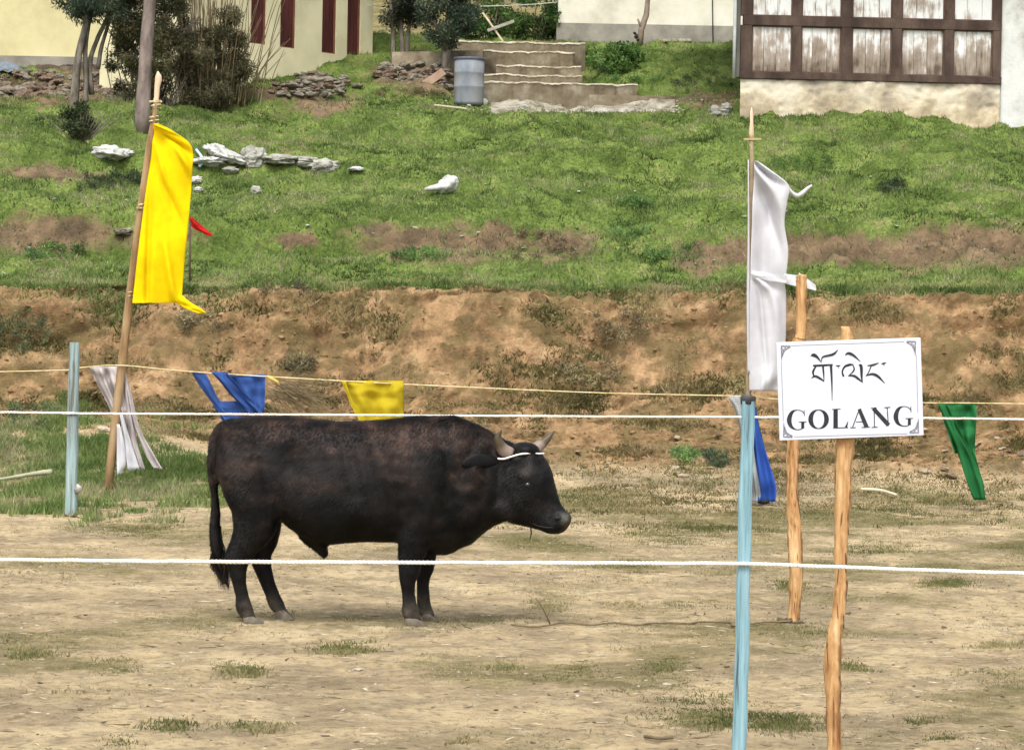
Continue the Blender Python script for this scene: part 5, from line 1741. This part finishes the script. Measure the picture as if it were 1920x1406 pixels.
glyph('script_character', [[(866, 588, 24), (852, 530, 18), (880, 474, 24), (935, 452, 28), (982, 450, 10)], [(972, 455, 10), (988, 502, 18), (962, 545, 14), (920, 582, 10)], [(918, 580, 6), (985, 578, 26), (1040, 616, 24), (1082, 652, 5)],
                           [(1040, 455, 12), (1068, 470, 34), (1074, 600, 22), (1086, 658, 4)], [(882, 342, 5), (920, 320, 30), (980, 344, 28), (1062, 416, 4)]])
glyph('script_character', [[(1138, 462, 10), (1200, 456, 26), (1270, 430, 8)], [(1182, 466, 14), (1152, 540, 10), (1120, 582, 6)], [(1118, 580, 6), (1190, 558, 26), (1260, 584, 30), (1338, 662, 4)]])
glyph('script_mark', [[(1298, 440, 10), (1325, 436, 18), (1352, 428, 10)], [(1325, 440, 14), (1332, 462, 8)]])
# border: thin line with ornaments in the corners
glyph('border_line', [[(262, 234, 5), (1560, 188, 5)], [(1702, 340, 5), (1718, 1000, 5)], [(300, 1276, 5), (1600, 1240, 5)], [(152, 410, 5), (176, 1100, 5)]], M_inkline)


def ornament(cx, cy, sx, sy):
    S_ = []
    for (ox, oy, r) in ((24, 22, 18), (62, 18, 14), (22, 66, 14), (92, 12, 9), (14, 100, 10)):
        S_.append([(cx + sx * (ox + r * math.cos(a)), cy + sy * (oy + r * math.sin(a)), 8) for a in np.linspace(0.3, 6.0, 10)])
    S_.append([(cx + sx * 4, cy + sy * 150, 6), (cx + sx * 10, cy + sy * 110, 16), (cx + sx * 34, cy + sy * 60, 10), (cx + sx * 62, cy + sy * 34, 10), (cx + sx * 110, cy + sy * 8, 5)])
    S_.append([(cx, cy, 6), (cx + sx * 105, cy - sy * 3, 6)])
    S_.append([(cx, cy, 6), (cx + sx * 6, cy + sy * 165, 6)])
    glyph('corner_ornament', S_, M_inkline)


ornament(150, 236, 1, 1)
ornament(1694, 184, -1, 1)
ornament(1728, 1232, -1, -1)
ornament(176, 1280, 1, -1)

# crumbled earth round the feet of the posts
for (px, py, n_) in ((140, 968, 9), (1486, 1170, 8), (202, 930, 6)):
    for k in range(n_):
        p = PG(px + random.gauss(0, 14), py + random.uniform(-4, 3))
        p.z = height(p.x, p.y)
        s = random.uniform(0.012, 0.035)
        tag(stone('earth_crumb', p + Vector((0, 0, s * 0.2)), s, M_clod, None, 0.55), 'crumb of dug earth at the foot of a post', 'clod', 'dug earth round the posts')

# the second peeled pole, standing further back
DP_ = PG(1486, 1168).y
SPX2 = [(1503, 515, 18), (1503, 535, 20), (1503, 590, 20), (1500, 632, 22), (1496, 640, 22), (1492, 720, 24), (1488, 830, 24), (1485, 900, 22), (1487, 960, 25), (1491, 1020, 26), (1493, 1080, 26), (1491, 1120, 23), (1487, 1160, 22), (1486, 1190, 22)]
ft = PG(1486, 1166)
pl = empty('peeled_pole', ft, 'peeled orange wooden pole standing alone left of the sign post', 'pole')
rough_pole('pole', SPX2, DP_, pl, M_peeled, 9)
bark_bits(SPX2, DP_, 26, pl, 840, 1150)

# things lying on the field
def lying(px, rad, name, label, mat, cat, lift=0.006):
    pts = []
    for x, y in px:
        p = PG(x, y)
        p.z = height(p.x, p.y) + rad + lift
        pts.append(tuple(p))
    A = spline(pts, 60)
    for i in range(len(A)):
        A[i, 2] = max(A[i, 2], height(A[i, 0], A[i, 1]) + rad)
    return tag(MB().tube(list(A), rad, 6, 0.15).build(name, mat, None, True), label, cat)


lying([(960, 1173), (1010, 1176), (1060, 1174), (1110, 1175), (1150, 1172), (1190, 1176), (1240, 1172), (1290, 1173), (1310, 1170), (1350, 1169), (1370, 1171), (1378, 1176), (1430, 1171), (1480, 1170), (1499, 1164)], 0.006, 'tether_rope',
      'thin brown tether rope lying on the field before the peeled pole', mk('brown_rope', [(0.10, 0.075, 0.045), (0.22, 0.17, 0.10)], scale=20, rough=0.95), 'rope')
tw = MB().tube([PG(1032, 1174) + Vector((0, 0, 0.01)), PG(1032, 1174) + Vector((-0.02, 0.01, 0.05)), PG(1032, 1174) + Vector((-0.05, 0, 0.11)), PG(1032, 1174) + Vector((-0.095, 0.02, 0.165))], [0.006, 0.005, 0.004, 0.002], 5)
tw.tube([PG(1032, 1174) + Vector((-0.02, 0.01, 0.05)), PG(1032, 1174) + Vector((-0.005, 0.0, 0.10))], [0.003, 0.001], 5)
tag(tw.build('twig', M_clod, None, True), 'thin bare twig standing up from the field right of the bull', 'twig')
lying([(1208, 1385), (1240, 1389), (1262, 1390)], 0.008, 'short_stick', 'short dark stick on the field near the bottom edge', M_clod, 'stick')
a, b = PT(-30, 905, 24), PT(98, 884, 24)
rb = MB().tube(list(spline([tuple(P(x, y, 28.5)) for x, y in [(-60, 905), (0, 898), (40, 892), (70, 887), (98, 884)]], 20)), list(np.linspace(0.01, 0.03, 20)), 6, 0.2)
tag(rb.build('pale_branch', mk('pale_branch_wood', [(0.24, 0.24, 0.15), (0.36, 0.35, 0.24)], scale=6, rough=0.9), None, True), 'pale thin branch poking in at the left edge before the bank', 'branch')
lying([(1615, 935), (1650, 937), (1680, 941)], 0.018, 'pale_stick', 'pale stick lying at the bank foot right of the sign post', M_palewood, 'stick', 0.02)

# ------------------------------------------------------------------ the bull
BO = PG(600, 1167)
KB = F / BO.y                       # pixels per metre at the bull


def bl(px, py, y):
    """bull point: picture position in its own plane, y metres to its left (away from the viewer)"""
    q = P(px, py, BO.y)
    return Vector((q.x, BO.y + y, q.z))


def ring(c, a, b, ra, rb, n=22, e=2.2, egg=0.0):
    out = []
    for k in range(n):
        t = 2 * math.pi * k / n
        ca, sa = math.cos(t), math.sin(t)
        u = math.copysign(abs(ca) ** (2 / e), ca)
        v = math.copysign(abs(sa) ** (2 / e), sa)
        w = 1 - egg * v
        out.append(c + a * (u * ra * w) + b * (v * rb))
    return out


Y, Z = Vector((0, 1, 0)), Vector((0, 0, 1))
body = MB()
TORSO = [(407, 820, 868, .04), (411, 806, 895, .09), (424, 793, 925, .145), (448, 783, 955, .185), (480, 778, 972, .21), (530, 779, 982, .222), (560, 781, 1001, .226), (585, 785, 1016, .232), (605, 787, 1022, .24), (632, 789, 1019, .248), (690, 789, 1016, .256),
         (745, 783, 1017, .25), (790, 778, 1026, .238), (822, 777, 1040, .22), (850, 779, 1036, .20), (880, 789, 1022, .175), (905, 800, 1003, .15), (930, 815, 984, .128), (955, 826, 974, .11), (972, 838, 962, .09)]
rings = []
for px, t, b_, hw in TORSO:
    rings.append(ring(bl(px, (t + b_) / 2, 0), Y, Z, hw, (b_ - t) / 2 / KB, 28, 2.25, 0.12 if px < 850 else 0.05))
body.loft(rings)


def leg(rows, y0, y1):
    n = len(rows)
    rs = []
    for i, (px, py, w, ly) in enumerate(rows):
        y = y0 + (y1 - y0) * i / (n - 1)
        rs.append(ring(bl(px, py, y), Vector((1, 0, 0)), Y, w * 1.10 / KB, ly * 1.1, 16, 2.1))
    body.loft(rs)


# near hind, far hind, near fore, far fore (px, row, half width px, half depth m)
leg([(470, 850, 48, .08), (470, 890, 52, .10), (478, 930, 50, .10), (485, 960, 41, .088), (482, 989, 38, .074), (470, 1014, 33, .060), (455, 1034, 27, .048), (449, 1048, 21, .042), (450, 1066, 15.5, .034), (453, 1091, 12.5, .029), (459, 1116, 12.3, .029), (462, 1133, 15.5, .037), (464, 1142, 14.5, .035), (470, 1152, 13, .034), (476, 1160, 13, .034)], -.13, -.145)
leg([(480, 850, 48, .08), (480, 890, 50, .10), (486, 930, 46, .10), (493, 968, 35, .08), (493, 1000, 29, .066), (490, 1026, 24, .052), (485, 1045, 19, .042), (488, 1066, 17, .034), (497, 1094, 14.0, .030), (508, 1120, 13, .030), (514, 1134, 14.5, .035), (517, 1143, 14.5, .034), (523, 1151, 13, .034), (530, 1157, 13, .034)], .13, .14)
leg([(800, 880, 50, .07), (797, 930, 52, .09), (788, 970, 42, .085), (780, 1005, 31, .07), (775, 1030, 25, .055), (770, 1052, 20, .045), (769, 1071, 18, .042), (766, 1085, 14, .035), (767, 1105, 11.5, .027), (769, 1126, 12.5, .028), (771, 1140, 16, .037), (773, 1150, 15, .035), (778, 1160, 14, .035)], -.14, -.135)
leg([(812, 880, 45, .07), (808, 930, 46, .09), (803, 970, 38, .08), (800, 1005, 29, .07), (797, 1040, 20, .05), (796, 1071, 15.5, .040), (792, 1088, 12, .034), (792, 1105, 11, .028), (793, 1128, 11.5, .030), (795, 1142, 13, .035), (798, 1150, 13.5, .035), (803, 1160, 13.5, .035)], .12, .10)
# muscles: haunches, shoulder, hip bone, crest of the neck, brisket, belly, sheath
for c, r in (((462, 868, -.12), (.17, .09, .22)), ((462, 868, .12), (.17, .09, .22)), ((800, 900, -.155), (.16, .085, .26)), ((800, 900, .15), (.16, .085, .26)), 
             ((830, 812, 0), (.21, .11, .09)), ((835, 1005, 0), (.12, .12, .11)), ((680, 940, 0), (.28, .268, .22)), ((872, 900, -.06), (.17, .13, .25)), ((872, 900, .06), (.17, .13, .25)), ((600, 935, -.07), (.17, .175, .16)), ((600, 935, .07), (.17, .175, .16))):
    body.ell(bl(*c), r, 3)
body.loft([ring(bl(px, py, 0), Vector((0.75, 0, 0.66)), Y, w / KB, d, 14) for px, py, w, d in [(578, 990, 26, .07), (592, 1010, 20, .055), (602, 1026, 13, .042), (608, 1036, 9, .034), (612, 1044, 6, .024)]])

# head, turned a little towards the viewer
TH = R(24)
PIV = bl(935, 900, 0)


def hd(px, py, y):
    """head point; the head swings about the neck towards the viewer"""
    q = bl(px, py, 0)
    x = (q.x - PIV.x) / math.cos(TH)
    return Vector((PIV.x + x * math.cos(TH) + y * math.sin(TH), BO.y - x * math.sin(TH) * 0.9 + y * math.cos(TH), q.z))


LAT = Vector((math.sin(TH), math.cos(TH), 0))


def hring(c0, c1, hw, n=20, e=2.3, egg=0.0):
    """cross-section of the head between an upper and a lower profile point (pixels)"""
    a, b = hd(*c0, 0), hd(*c1, 0)
    return ring((a + b) / 2, LAT, (a - b) / 2, hw, 1.0, n, e, egg)


body.loft([hring((950, 838), (905, 960), .10), hring((985, 838), (925, 965), .115, egg=-.05), hring((1010, 845), (945, 974), .118, egg=-.12), hring((1026, 868), (962, 980), .112, egg=-.12), hring((1035, 893), (980, 984), .098, egg=-.1), hring((1041, 917), (995, 988), .082, egg=-.05),
           hring((1049, 938), (1006, 991), .071), hring((1056, 950), (1016, 993), .072), hring((1063, 955), (1028, 999), .074), hring((1067, 962), (1041, 1000), .068), hring((1068, 972), (1053, 995), .05)])
body.ell(hd(985, 842, 0), (.085, .10, .05), 3)
for s in (-1, 1):
    body.ell(hd(998, 890, s * .092), (.045, .032, .028), 3)         # brow over the eye
    body.ell(hd(962, 948, s * .065), (.085, .045, .08), 3)         # cheek
    body.ell(hd(1046, 968, s * .042), (.035, .024, .03), 3)        # nostril wing
    body.ell(hd(955, 848, s * .085), (.045, .04, .04), 2)          # horn root
# tail
tl = spline([(452, 800, 12), (430, 797, 12), (411, 806, 11), (400, 826, 10), (397, 860, 9), (399, 895, 8.5), (403, 930, 8.5), (404, 960, 9), (403, 990, 12), (407, 1020, 13), (414, 1050, 10), (422, 1078, 6), (429, 1105, 3)], 32)
body.tube([bl(x, y, -0.0) for x, y, w in tl], [w / KB for x, y, w in tl], 12)

tmp = bpy.data.objects.new('bull_raw', body.mesh('bull_raw'))
col.objects.link(tmp)
rm = tmp.modifiers.new('r', 'REMESH')
rm.mode = 'VOXEL'
rm.voxel_size = 0.0105
sm = tmp.modifiers.new('s', 'SMOOTH')
sm.factor = 0.5
sm.iterations = 9
dg = bpy.context.evaluated_depsgraph_get()
bme = bpy.data.meshes.new_from_object(tmp.evaluated_get(dg))
raw = tmp.data
bpy.data.objects.remove(tmp)
bpy.data.meshes.remove(raw)
bme.name = 'bull_body'
nv = len(bme.vertices)
co = np.empty(nv * 3, np.float32)
bme.vertices.foreach_get('co', co)
co = co.reshape(-1, 3).astype(float)
no = np.empty(nv * 3, np.float32)
bme.vertices.foreach_get('normal', no)
no = no.reshape(-1, 3).astype(float)
bpx, bpy_ = proj(co[:, 0], np.full(nv, BO.y), co[:, 2])
# folds of skin and muscle
und = 0.007 * fbm(co[:, 0] * 5 + co[:, 1] * 3, co[:, 2] * 5, 3)
fold = 0.006 * np.exp(-((bpx - 895) / 38) ** 2) * np.sin((bpx * 0.9 + bpy_ * 0.35) * 0.16) * sstep(800, 840, bpy_)
ribs = 0.004 * np.exp(-((bpx - 680) / 55) ** 2) * np.sin((bpx - 0.25 * bpy_) * 0.22) * (1 - sstep(930, 980, bpy_)) * sstep(800, 850, bpy_)
hol = -0.030 * np.exp(-(((bpx - 548) / 26) ** 2 + ((bpy_ - 862) / 34) ** 2))          # hollow of the flank
shl = -0.024 * np.exp(-(((bpx - 742) / 14) ** 2 + ((bpy_ - 930) / 60) ** 2))           # behind the shoulder
thi = -0.024 * np.exp(-(((bpx - 530) / 13) ** 2 + ((bpy_ - 940) / 45) ** 2))
legk = sstep(1040, 1060, bpy_)
co2 = co + no * ((und + fold + ribs) * (1 - 0.7 * legk) + hol + shl + thi)[:, None]
bme.vertices.foreach_set('co', co2.astype(np.float32).ravel())
bme.update()


def coat_colour(px, py, y, n):
    """black coat, rusty brown along the back, grey sheen painted on the upper half, greyer on the muzzle"""
    k = fbm(px * 0.012 + y * 2, py * 0.02 + 4, 4)
    k2 = fbm(px * 0.035 + 30, py * 0.05 + y * 5, 3)
    k3 = np.clip(fbm(px * 0.022 + 3, py * 0.026 + 60, 4, 0.6), -1, 1)
    back = np.clip(1.15 - (py - 780) / 150.0, 0, 1) * (1 - sstep(880, 960, px))
    rust = np.clip(back * (0.55 + 0.8 * k) + 0.25 * np.clip(k2, 0, 1), 0, 1)
    grey = np.clip(0.55 * np.exp(-((px - 850) / 110) ** 2 - ((py - 870) / 70) ** 2) * (0.6 + 1.5 * k) + 0.5 * np.exp(-((px - 450) / 60) ** 2 - ((py - 860) / 70) ** 2) * (0.6 + k2) + 0.4 * np.clip(k2 + k, 0, 1) * (1 - sstep(900, 980, py)), 0, 1)  # sheen of sky light on the hair, painted into the coat as grey patches
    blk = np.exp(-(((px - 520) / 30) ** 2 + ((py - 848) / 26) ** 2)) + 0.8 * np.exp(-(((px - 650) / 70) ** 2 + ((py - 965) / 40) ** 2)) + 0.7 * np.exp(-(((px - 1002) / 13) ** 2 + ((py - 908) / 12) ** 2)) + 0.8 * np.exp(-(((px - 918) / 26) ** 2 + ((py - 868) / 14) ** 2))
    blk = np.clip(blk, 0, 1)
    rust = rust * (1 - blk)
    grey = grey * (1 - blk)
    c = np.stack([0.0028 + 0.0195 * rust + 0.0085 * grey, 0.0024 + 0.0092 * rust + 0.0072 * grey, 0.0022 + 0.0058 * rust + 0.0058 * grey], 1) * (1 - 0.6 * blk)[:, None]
    dust = np.clip(sstep(1100, 1162, py) * 0.3, 0, 1)[:, None]
    c = c * (1 - dust) + dust * np.array([0.13, 0.105, 0.075])
    brow = (np.exp(-(((px - 985) / 12) ** 2 + ((py - 880) / 12) ** 2)) * 0.5)[:, None]
    c = c * (1 - brow) + brow * np.array([0.035, 0.031, 0.026])
    muz = (np.exp(-(((px - 1060) / 9) ** 2 + ((py - 966) / 12) ** 2)) * 0.9)[:, None]
    c = c * (1 - muz) + muz * np.array([0.085, 0.085, 0.072])
    return c * np.clip(1.0 + 0.35 * k2 + 0.95 * k3, 0.2, 3)[:, None]


set_col(bme, 'Col', coat_colour(bpx, bpy_, co[:, 1] - BO.y, nv))
M_hide = mk('bull_hide', None, scale=14, attr='Col', vary=0.35, rough=0.55, spec=0.16, bump=0.12, bscale=40, sheen=0.0)
M_hair = mk('bull_hair', None, scale=10, attr='Col', vary=0.3, rough=0.5, spec=0.16)
bull = empty('bull', (BO.x, BO.y, 0), 'black bull standing side on in the roped field', 'bull')
link('body', bme, M_hide, bull, True)

# short coat of hair lying along the body
fn = np.empty(len(bme.polygons) * 4, np.int32)
tri = []
bme.calc_loop_triangles()
lt = np.empty(len(bme.loop_triangles) * 3, np.int32)
bme.loop_triangles.foreach_get('vertices', lt)
lt = lt.reshape(-1, 3)
A, B_, C_ = co2[lt[:, 0]], co2[lt[:, 1]], co2[lt[:, 2]]
ar = np.linalg.norm(np.cross(B_ - A, C_ - A), axis=1)
nh = 95000
ti = rng.choice(len(lt), nh, p=ar / ar.sum())
u, v = rng.random(nh), rng.random(nh)
fl_ = u + v > 1
u[fl_], v[fl_] = 1 - u[fl_], 1 - v[fl_]
hp = A[ti] + (B_ - A)[ti] * u[:, None] + (C_ - A)[ti] * v[:, None]
hn = no[lt[ti, 0]]
hpx, hpy = proj(hp[:, 0], np.full(nh, BO.y), hp[:, 2])
an = 0.8 * fbm(hpx * 0.008, hpy * 0.010 + 9, 3) + 0.2 * fbm(hpx * 0.04, hpy * 0.04, 2) + rng.normal(0, 0.15, nh)
flow = np.stack([-np.cos(an) * 0.75 + 0.2, rng.normal(0, 0.12, nh), -0.85 - np.sin(an) * 0.6], 1)
flow -= hn * (flow * hn).sum(1)[:, None]
flow /= np.linalg.norm(flow, axis=1)[:, None] + 1e-9
L_ = rng.uniform(0.010, 0.024, nh) * (1 - 0.55 * sstep(1030, 1080, hpy)) * (1 - 0.45 * sstep(960, 1000, hpx))
L_ *= 1 + 1.1 * np.exp(-((hpy - 783) / 7) ** 2) * sstep(690, 740, hpx) * (1 - sstep(900, 930, hpx))
tipd = flow + hn * (0.28 + 0.15 * rng.random(nh))[:, None]
tip = hp + tipd * L_[:, None]
sd = np.cross(flow, hn) * 0.0017
hv = np.stack([hp - sd - hn * 0.001, hp + sd - hn * 0.001, tip], 1).reshape(-1, 3)
hc = coat_colour(hpx, hpy, hp[:, 1] - BO.y, nh) * rng.uniform(0.6, 1.7, nh)[:, None]
ho = link('coat', np_mesh('bull_coat', hv, np.arange(3 * nh).reshape(-1, 3), np.repeat(hc, 3, 0)), M_hair, bull)
tag(ho, kind='stuff')

# ears, held back
for s, tip, mid in ((-1, (899, 868), (920, 860)), (1, (950, 852), (955, 852))):
    a_, m_, t_ = hd(950, 864, s * .085), hd(*mid, s * .20), hd(*tip, s * .26)
    ax = (t_ - a_).normalized()
    up = (Z - ax * ax.z).normalized()
    sd_ = ax.cross(up)
    em = MB().loft([ring(a_, up, sd_, .024, .020, 14), ring(a_.lerp(m_, .6), up, sd_, .040, .018, 14), ring(m_, up, sd_, .046, .014, 14), ring(m_.lerp(t_, .6), up, sd_, .034, .011, 14), ring(t_, up, sd_, .008, .006, 14)])
    eo = em.build('ear', M_hide, bull, True)
    set_col(eo.data, 'Col', np.full((len(eo.data.vertices), 3), 0.0042))
    sub_ = eo.modifiers.new('s', 'SUBSURF')
    sub_.render_levels = sub_.levels = 2

# tail switch
n = 520
vs, cc = [], []
for k in range(n):
    o = random.uniform(0, 1)
    p0 = bl(404 + random.gauss(0, 4), 985 + 55 * o, random.gauss(0, .008))
    p1 = bl(411 + random.gauss(0, 8), 1040 + 30 * o, random.gauss(0, .014))
    p2 = bl(424 + random.gauss(2, 6) * (0.4 + o), 1070 + 44 * random.random() * o + 8, random.gauss(0, .016))
    s = Vector((random.gauss(0, 1), random.gauss(0, 1), 0.2)).normalized() * 0.003
    vs += [p0 - s, p0 + s, p1 - s, p1 + s, p2]
    c = random.uniform(0.5, 1.6)
    r = 0.4 + o
    cc += [(0.016 * c * r, 0.011 * c, 0.009 * c)] * 5
kk = np.arange(n)[:, None] * 5
fs = np.concatenate([kk + np.array([0, 1, 3]), kk + np.array([0, 3, 2]), kk + np.array([2, 3, 4])])
link('tail_switch', np_mesh('tail_switch', vs, fs, cc), M_hair, bull)

# horns
M_horn = bpy.data.materials.new('horn')
M_horn.use_nodes = True
N, L = M_horn.node_tree.nodes, M_horn.node_tree.links
at = N.new('ShaderNodeAttribute')
at.attribute_name = 'Col'
L.new(at.outputs['Color'], N['Principled BSDF'].inputs['Base Color'])
N['Principled BSDF'].inputs['Roughness'].default_value = 0.5


def horn(path, rad):
    pp = spline(path, 16)
    rr = np.interp(np.linspace(0, 1, 16), np.linspace(0, 1, len(rad)), rad)
    m = MB().tube([Vector(p) for p in pp], list(rr), 14, 0.03)
    me = m.mesh('horn')
    t = np.repeat(np.linspace(0, 1, 16), 14)
    base, dark, tipc = np.array([0.20, 0.15, 0.12]), np.array([0.062, 0.046, 0.022]), np.array([0.05, 0.038, 0.022])
    c = base + (dark - base) * sstep(0.34, 0.52, t)[:, None]
    c = c + (tipc - c) * sstep(0.8, 1, t)[:, None]
    set_col(me, 'Col', c * (1 + 0.25 * noise2(t * 20, t * 3))[:, None])
    return link('horn', me, M_horn, bull, True)


horn([tuple(hd(966, 850, -.075)), tuple(hd(958, 842, -.105)), tuple(hd(954, 830, -.135)), tuple(hd(953, 818, -.15)), tuple(hd(961, 803, -.155))], [.042, .038, .030, .021, .004])
horn([tuple(hd(990, 846, .075)), tuple(hd(996, 838, .10)), tuple(hd(1003, 829, .13)), tuple(hd(1010, 820, .15)), tuple(hd(1018, 808, .165))], [.040, .036, .028, .019, .003])
# hooves, two claws each
M_hoof = mk('dusty_hoof', [(0.06, 0.05, 0.038), (0.11, 0.092, 0.07), (0.17, 0.145, 0.11)], scale=16, rough=0.85)
for (hx, hy_, ly, toe) in ((460, 1148, -.145, 501), (512, 1144, .14, 550), (761, 1150, -.135, 803), (790, 1150, .10, 822)):
    m = MB()
    gz = BO.z
    for s in (-1, 1):
        y = ly + s * .024
        a = bl(hx + 3, hy_, y)
        xh, xt = a.x, bl(toe, hy_, y).x
        zt = a.z
        g = height(xh, BO.y + ly) - 0.006
        r_ = []
        for t, top, wid in ((0, 0.80, .016), (0.25, 1.0, .022), (0.5, 0.95, .023), (0.75, 0.62, .020), (0.93, 0.33, .014), (1.0, 0.16, .006)):
            x = xh + (xt - xh) * t
            h = max(0.01, (zt - g) * top)
            r_.append([Vector((x, BO.y + y - wid, g)), Vector((x, BO.y + y + wid, g)), Vector((x - 0.006, BO.y + y + wid * 0.85, g + h * 0.75)), Vector((x - 0.01, BO.y + y, g + h)), Vector((x - 0.006, BO.y + y - wid * 0.85, g + h * 0.75))])
        m.loft(r_)
    o = m.build('hoof', M_hoof, bull, True, bevel=0.004)
# eyes and nostrils
M_eye = mk('wet_eye', [(0.006, 0.005, 0.004), (0.012, 0.009, 0.007)], scale=5, rough=0.12, spec=0.6)
for s in (-1, 1):
    MB().ell(hd(1003, 906, s * .106), (.022, .014, .017), 3).build('eye', M_eye, bull, True)
    MB().ell(hd(1053, 966, s * .066), (.018, .012, .011), 3).build('nostril', M_dark, bull, True)
lip = MB().tube([hd(1046, 984, -.062), hd(1034, 985, -.070), hd(1018, 982, -.072), hd(1008, 978, -.074)], [.003, .004, .003, .002], 6)
lip.build('mouth_line', M_dark, bull, True)
ck = MB().tube([bl(995, 985, -.09), bl(996, 998, -.09), bl(993, 1010, -.09)], [.005, .004, .002], 6)
ck.build('chin_hair', M_hair, bull, True)
set_col(bull.children[-1].data, 'Col', np.full((len(bull.children[-1].data.vertices), 3), 0.02))
# string round the horns
hs = MB().tube(list(spline([tuple(hd(950, 858, -.128)), tuple(hd(962, 858, -.135)), tuple(hd(975, 854, -.132)), tuple(hd(990, 849, -.115)), tuple(hd(1003, 848, -.06)), tuple(hd(1013, 849, 0.0)), tuple(hd(1012, 849, 0.06))], 30)), 0.0055, 6)
tag(hs.build('halter_string', M_rope, None, True), 'thin white string tied round the black bull forehead under its horns', 'string')
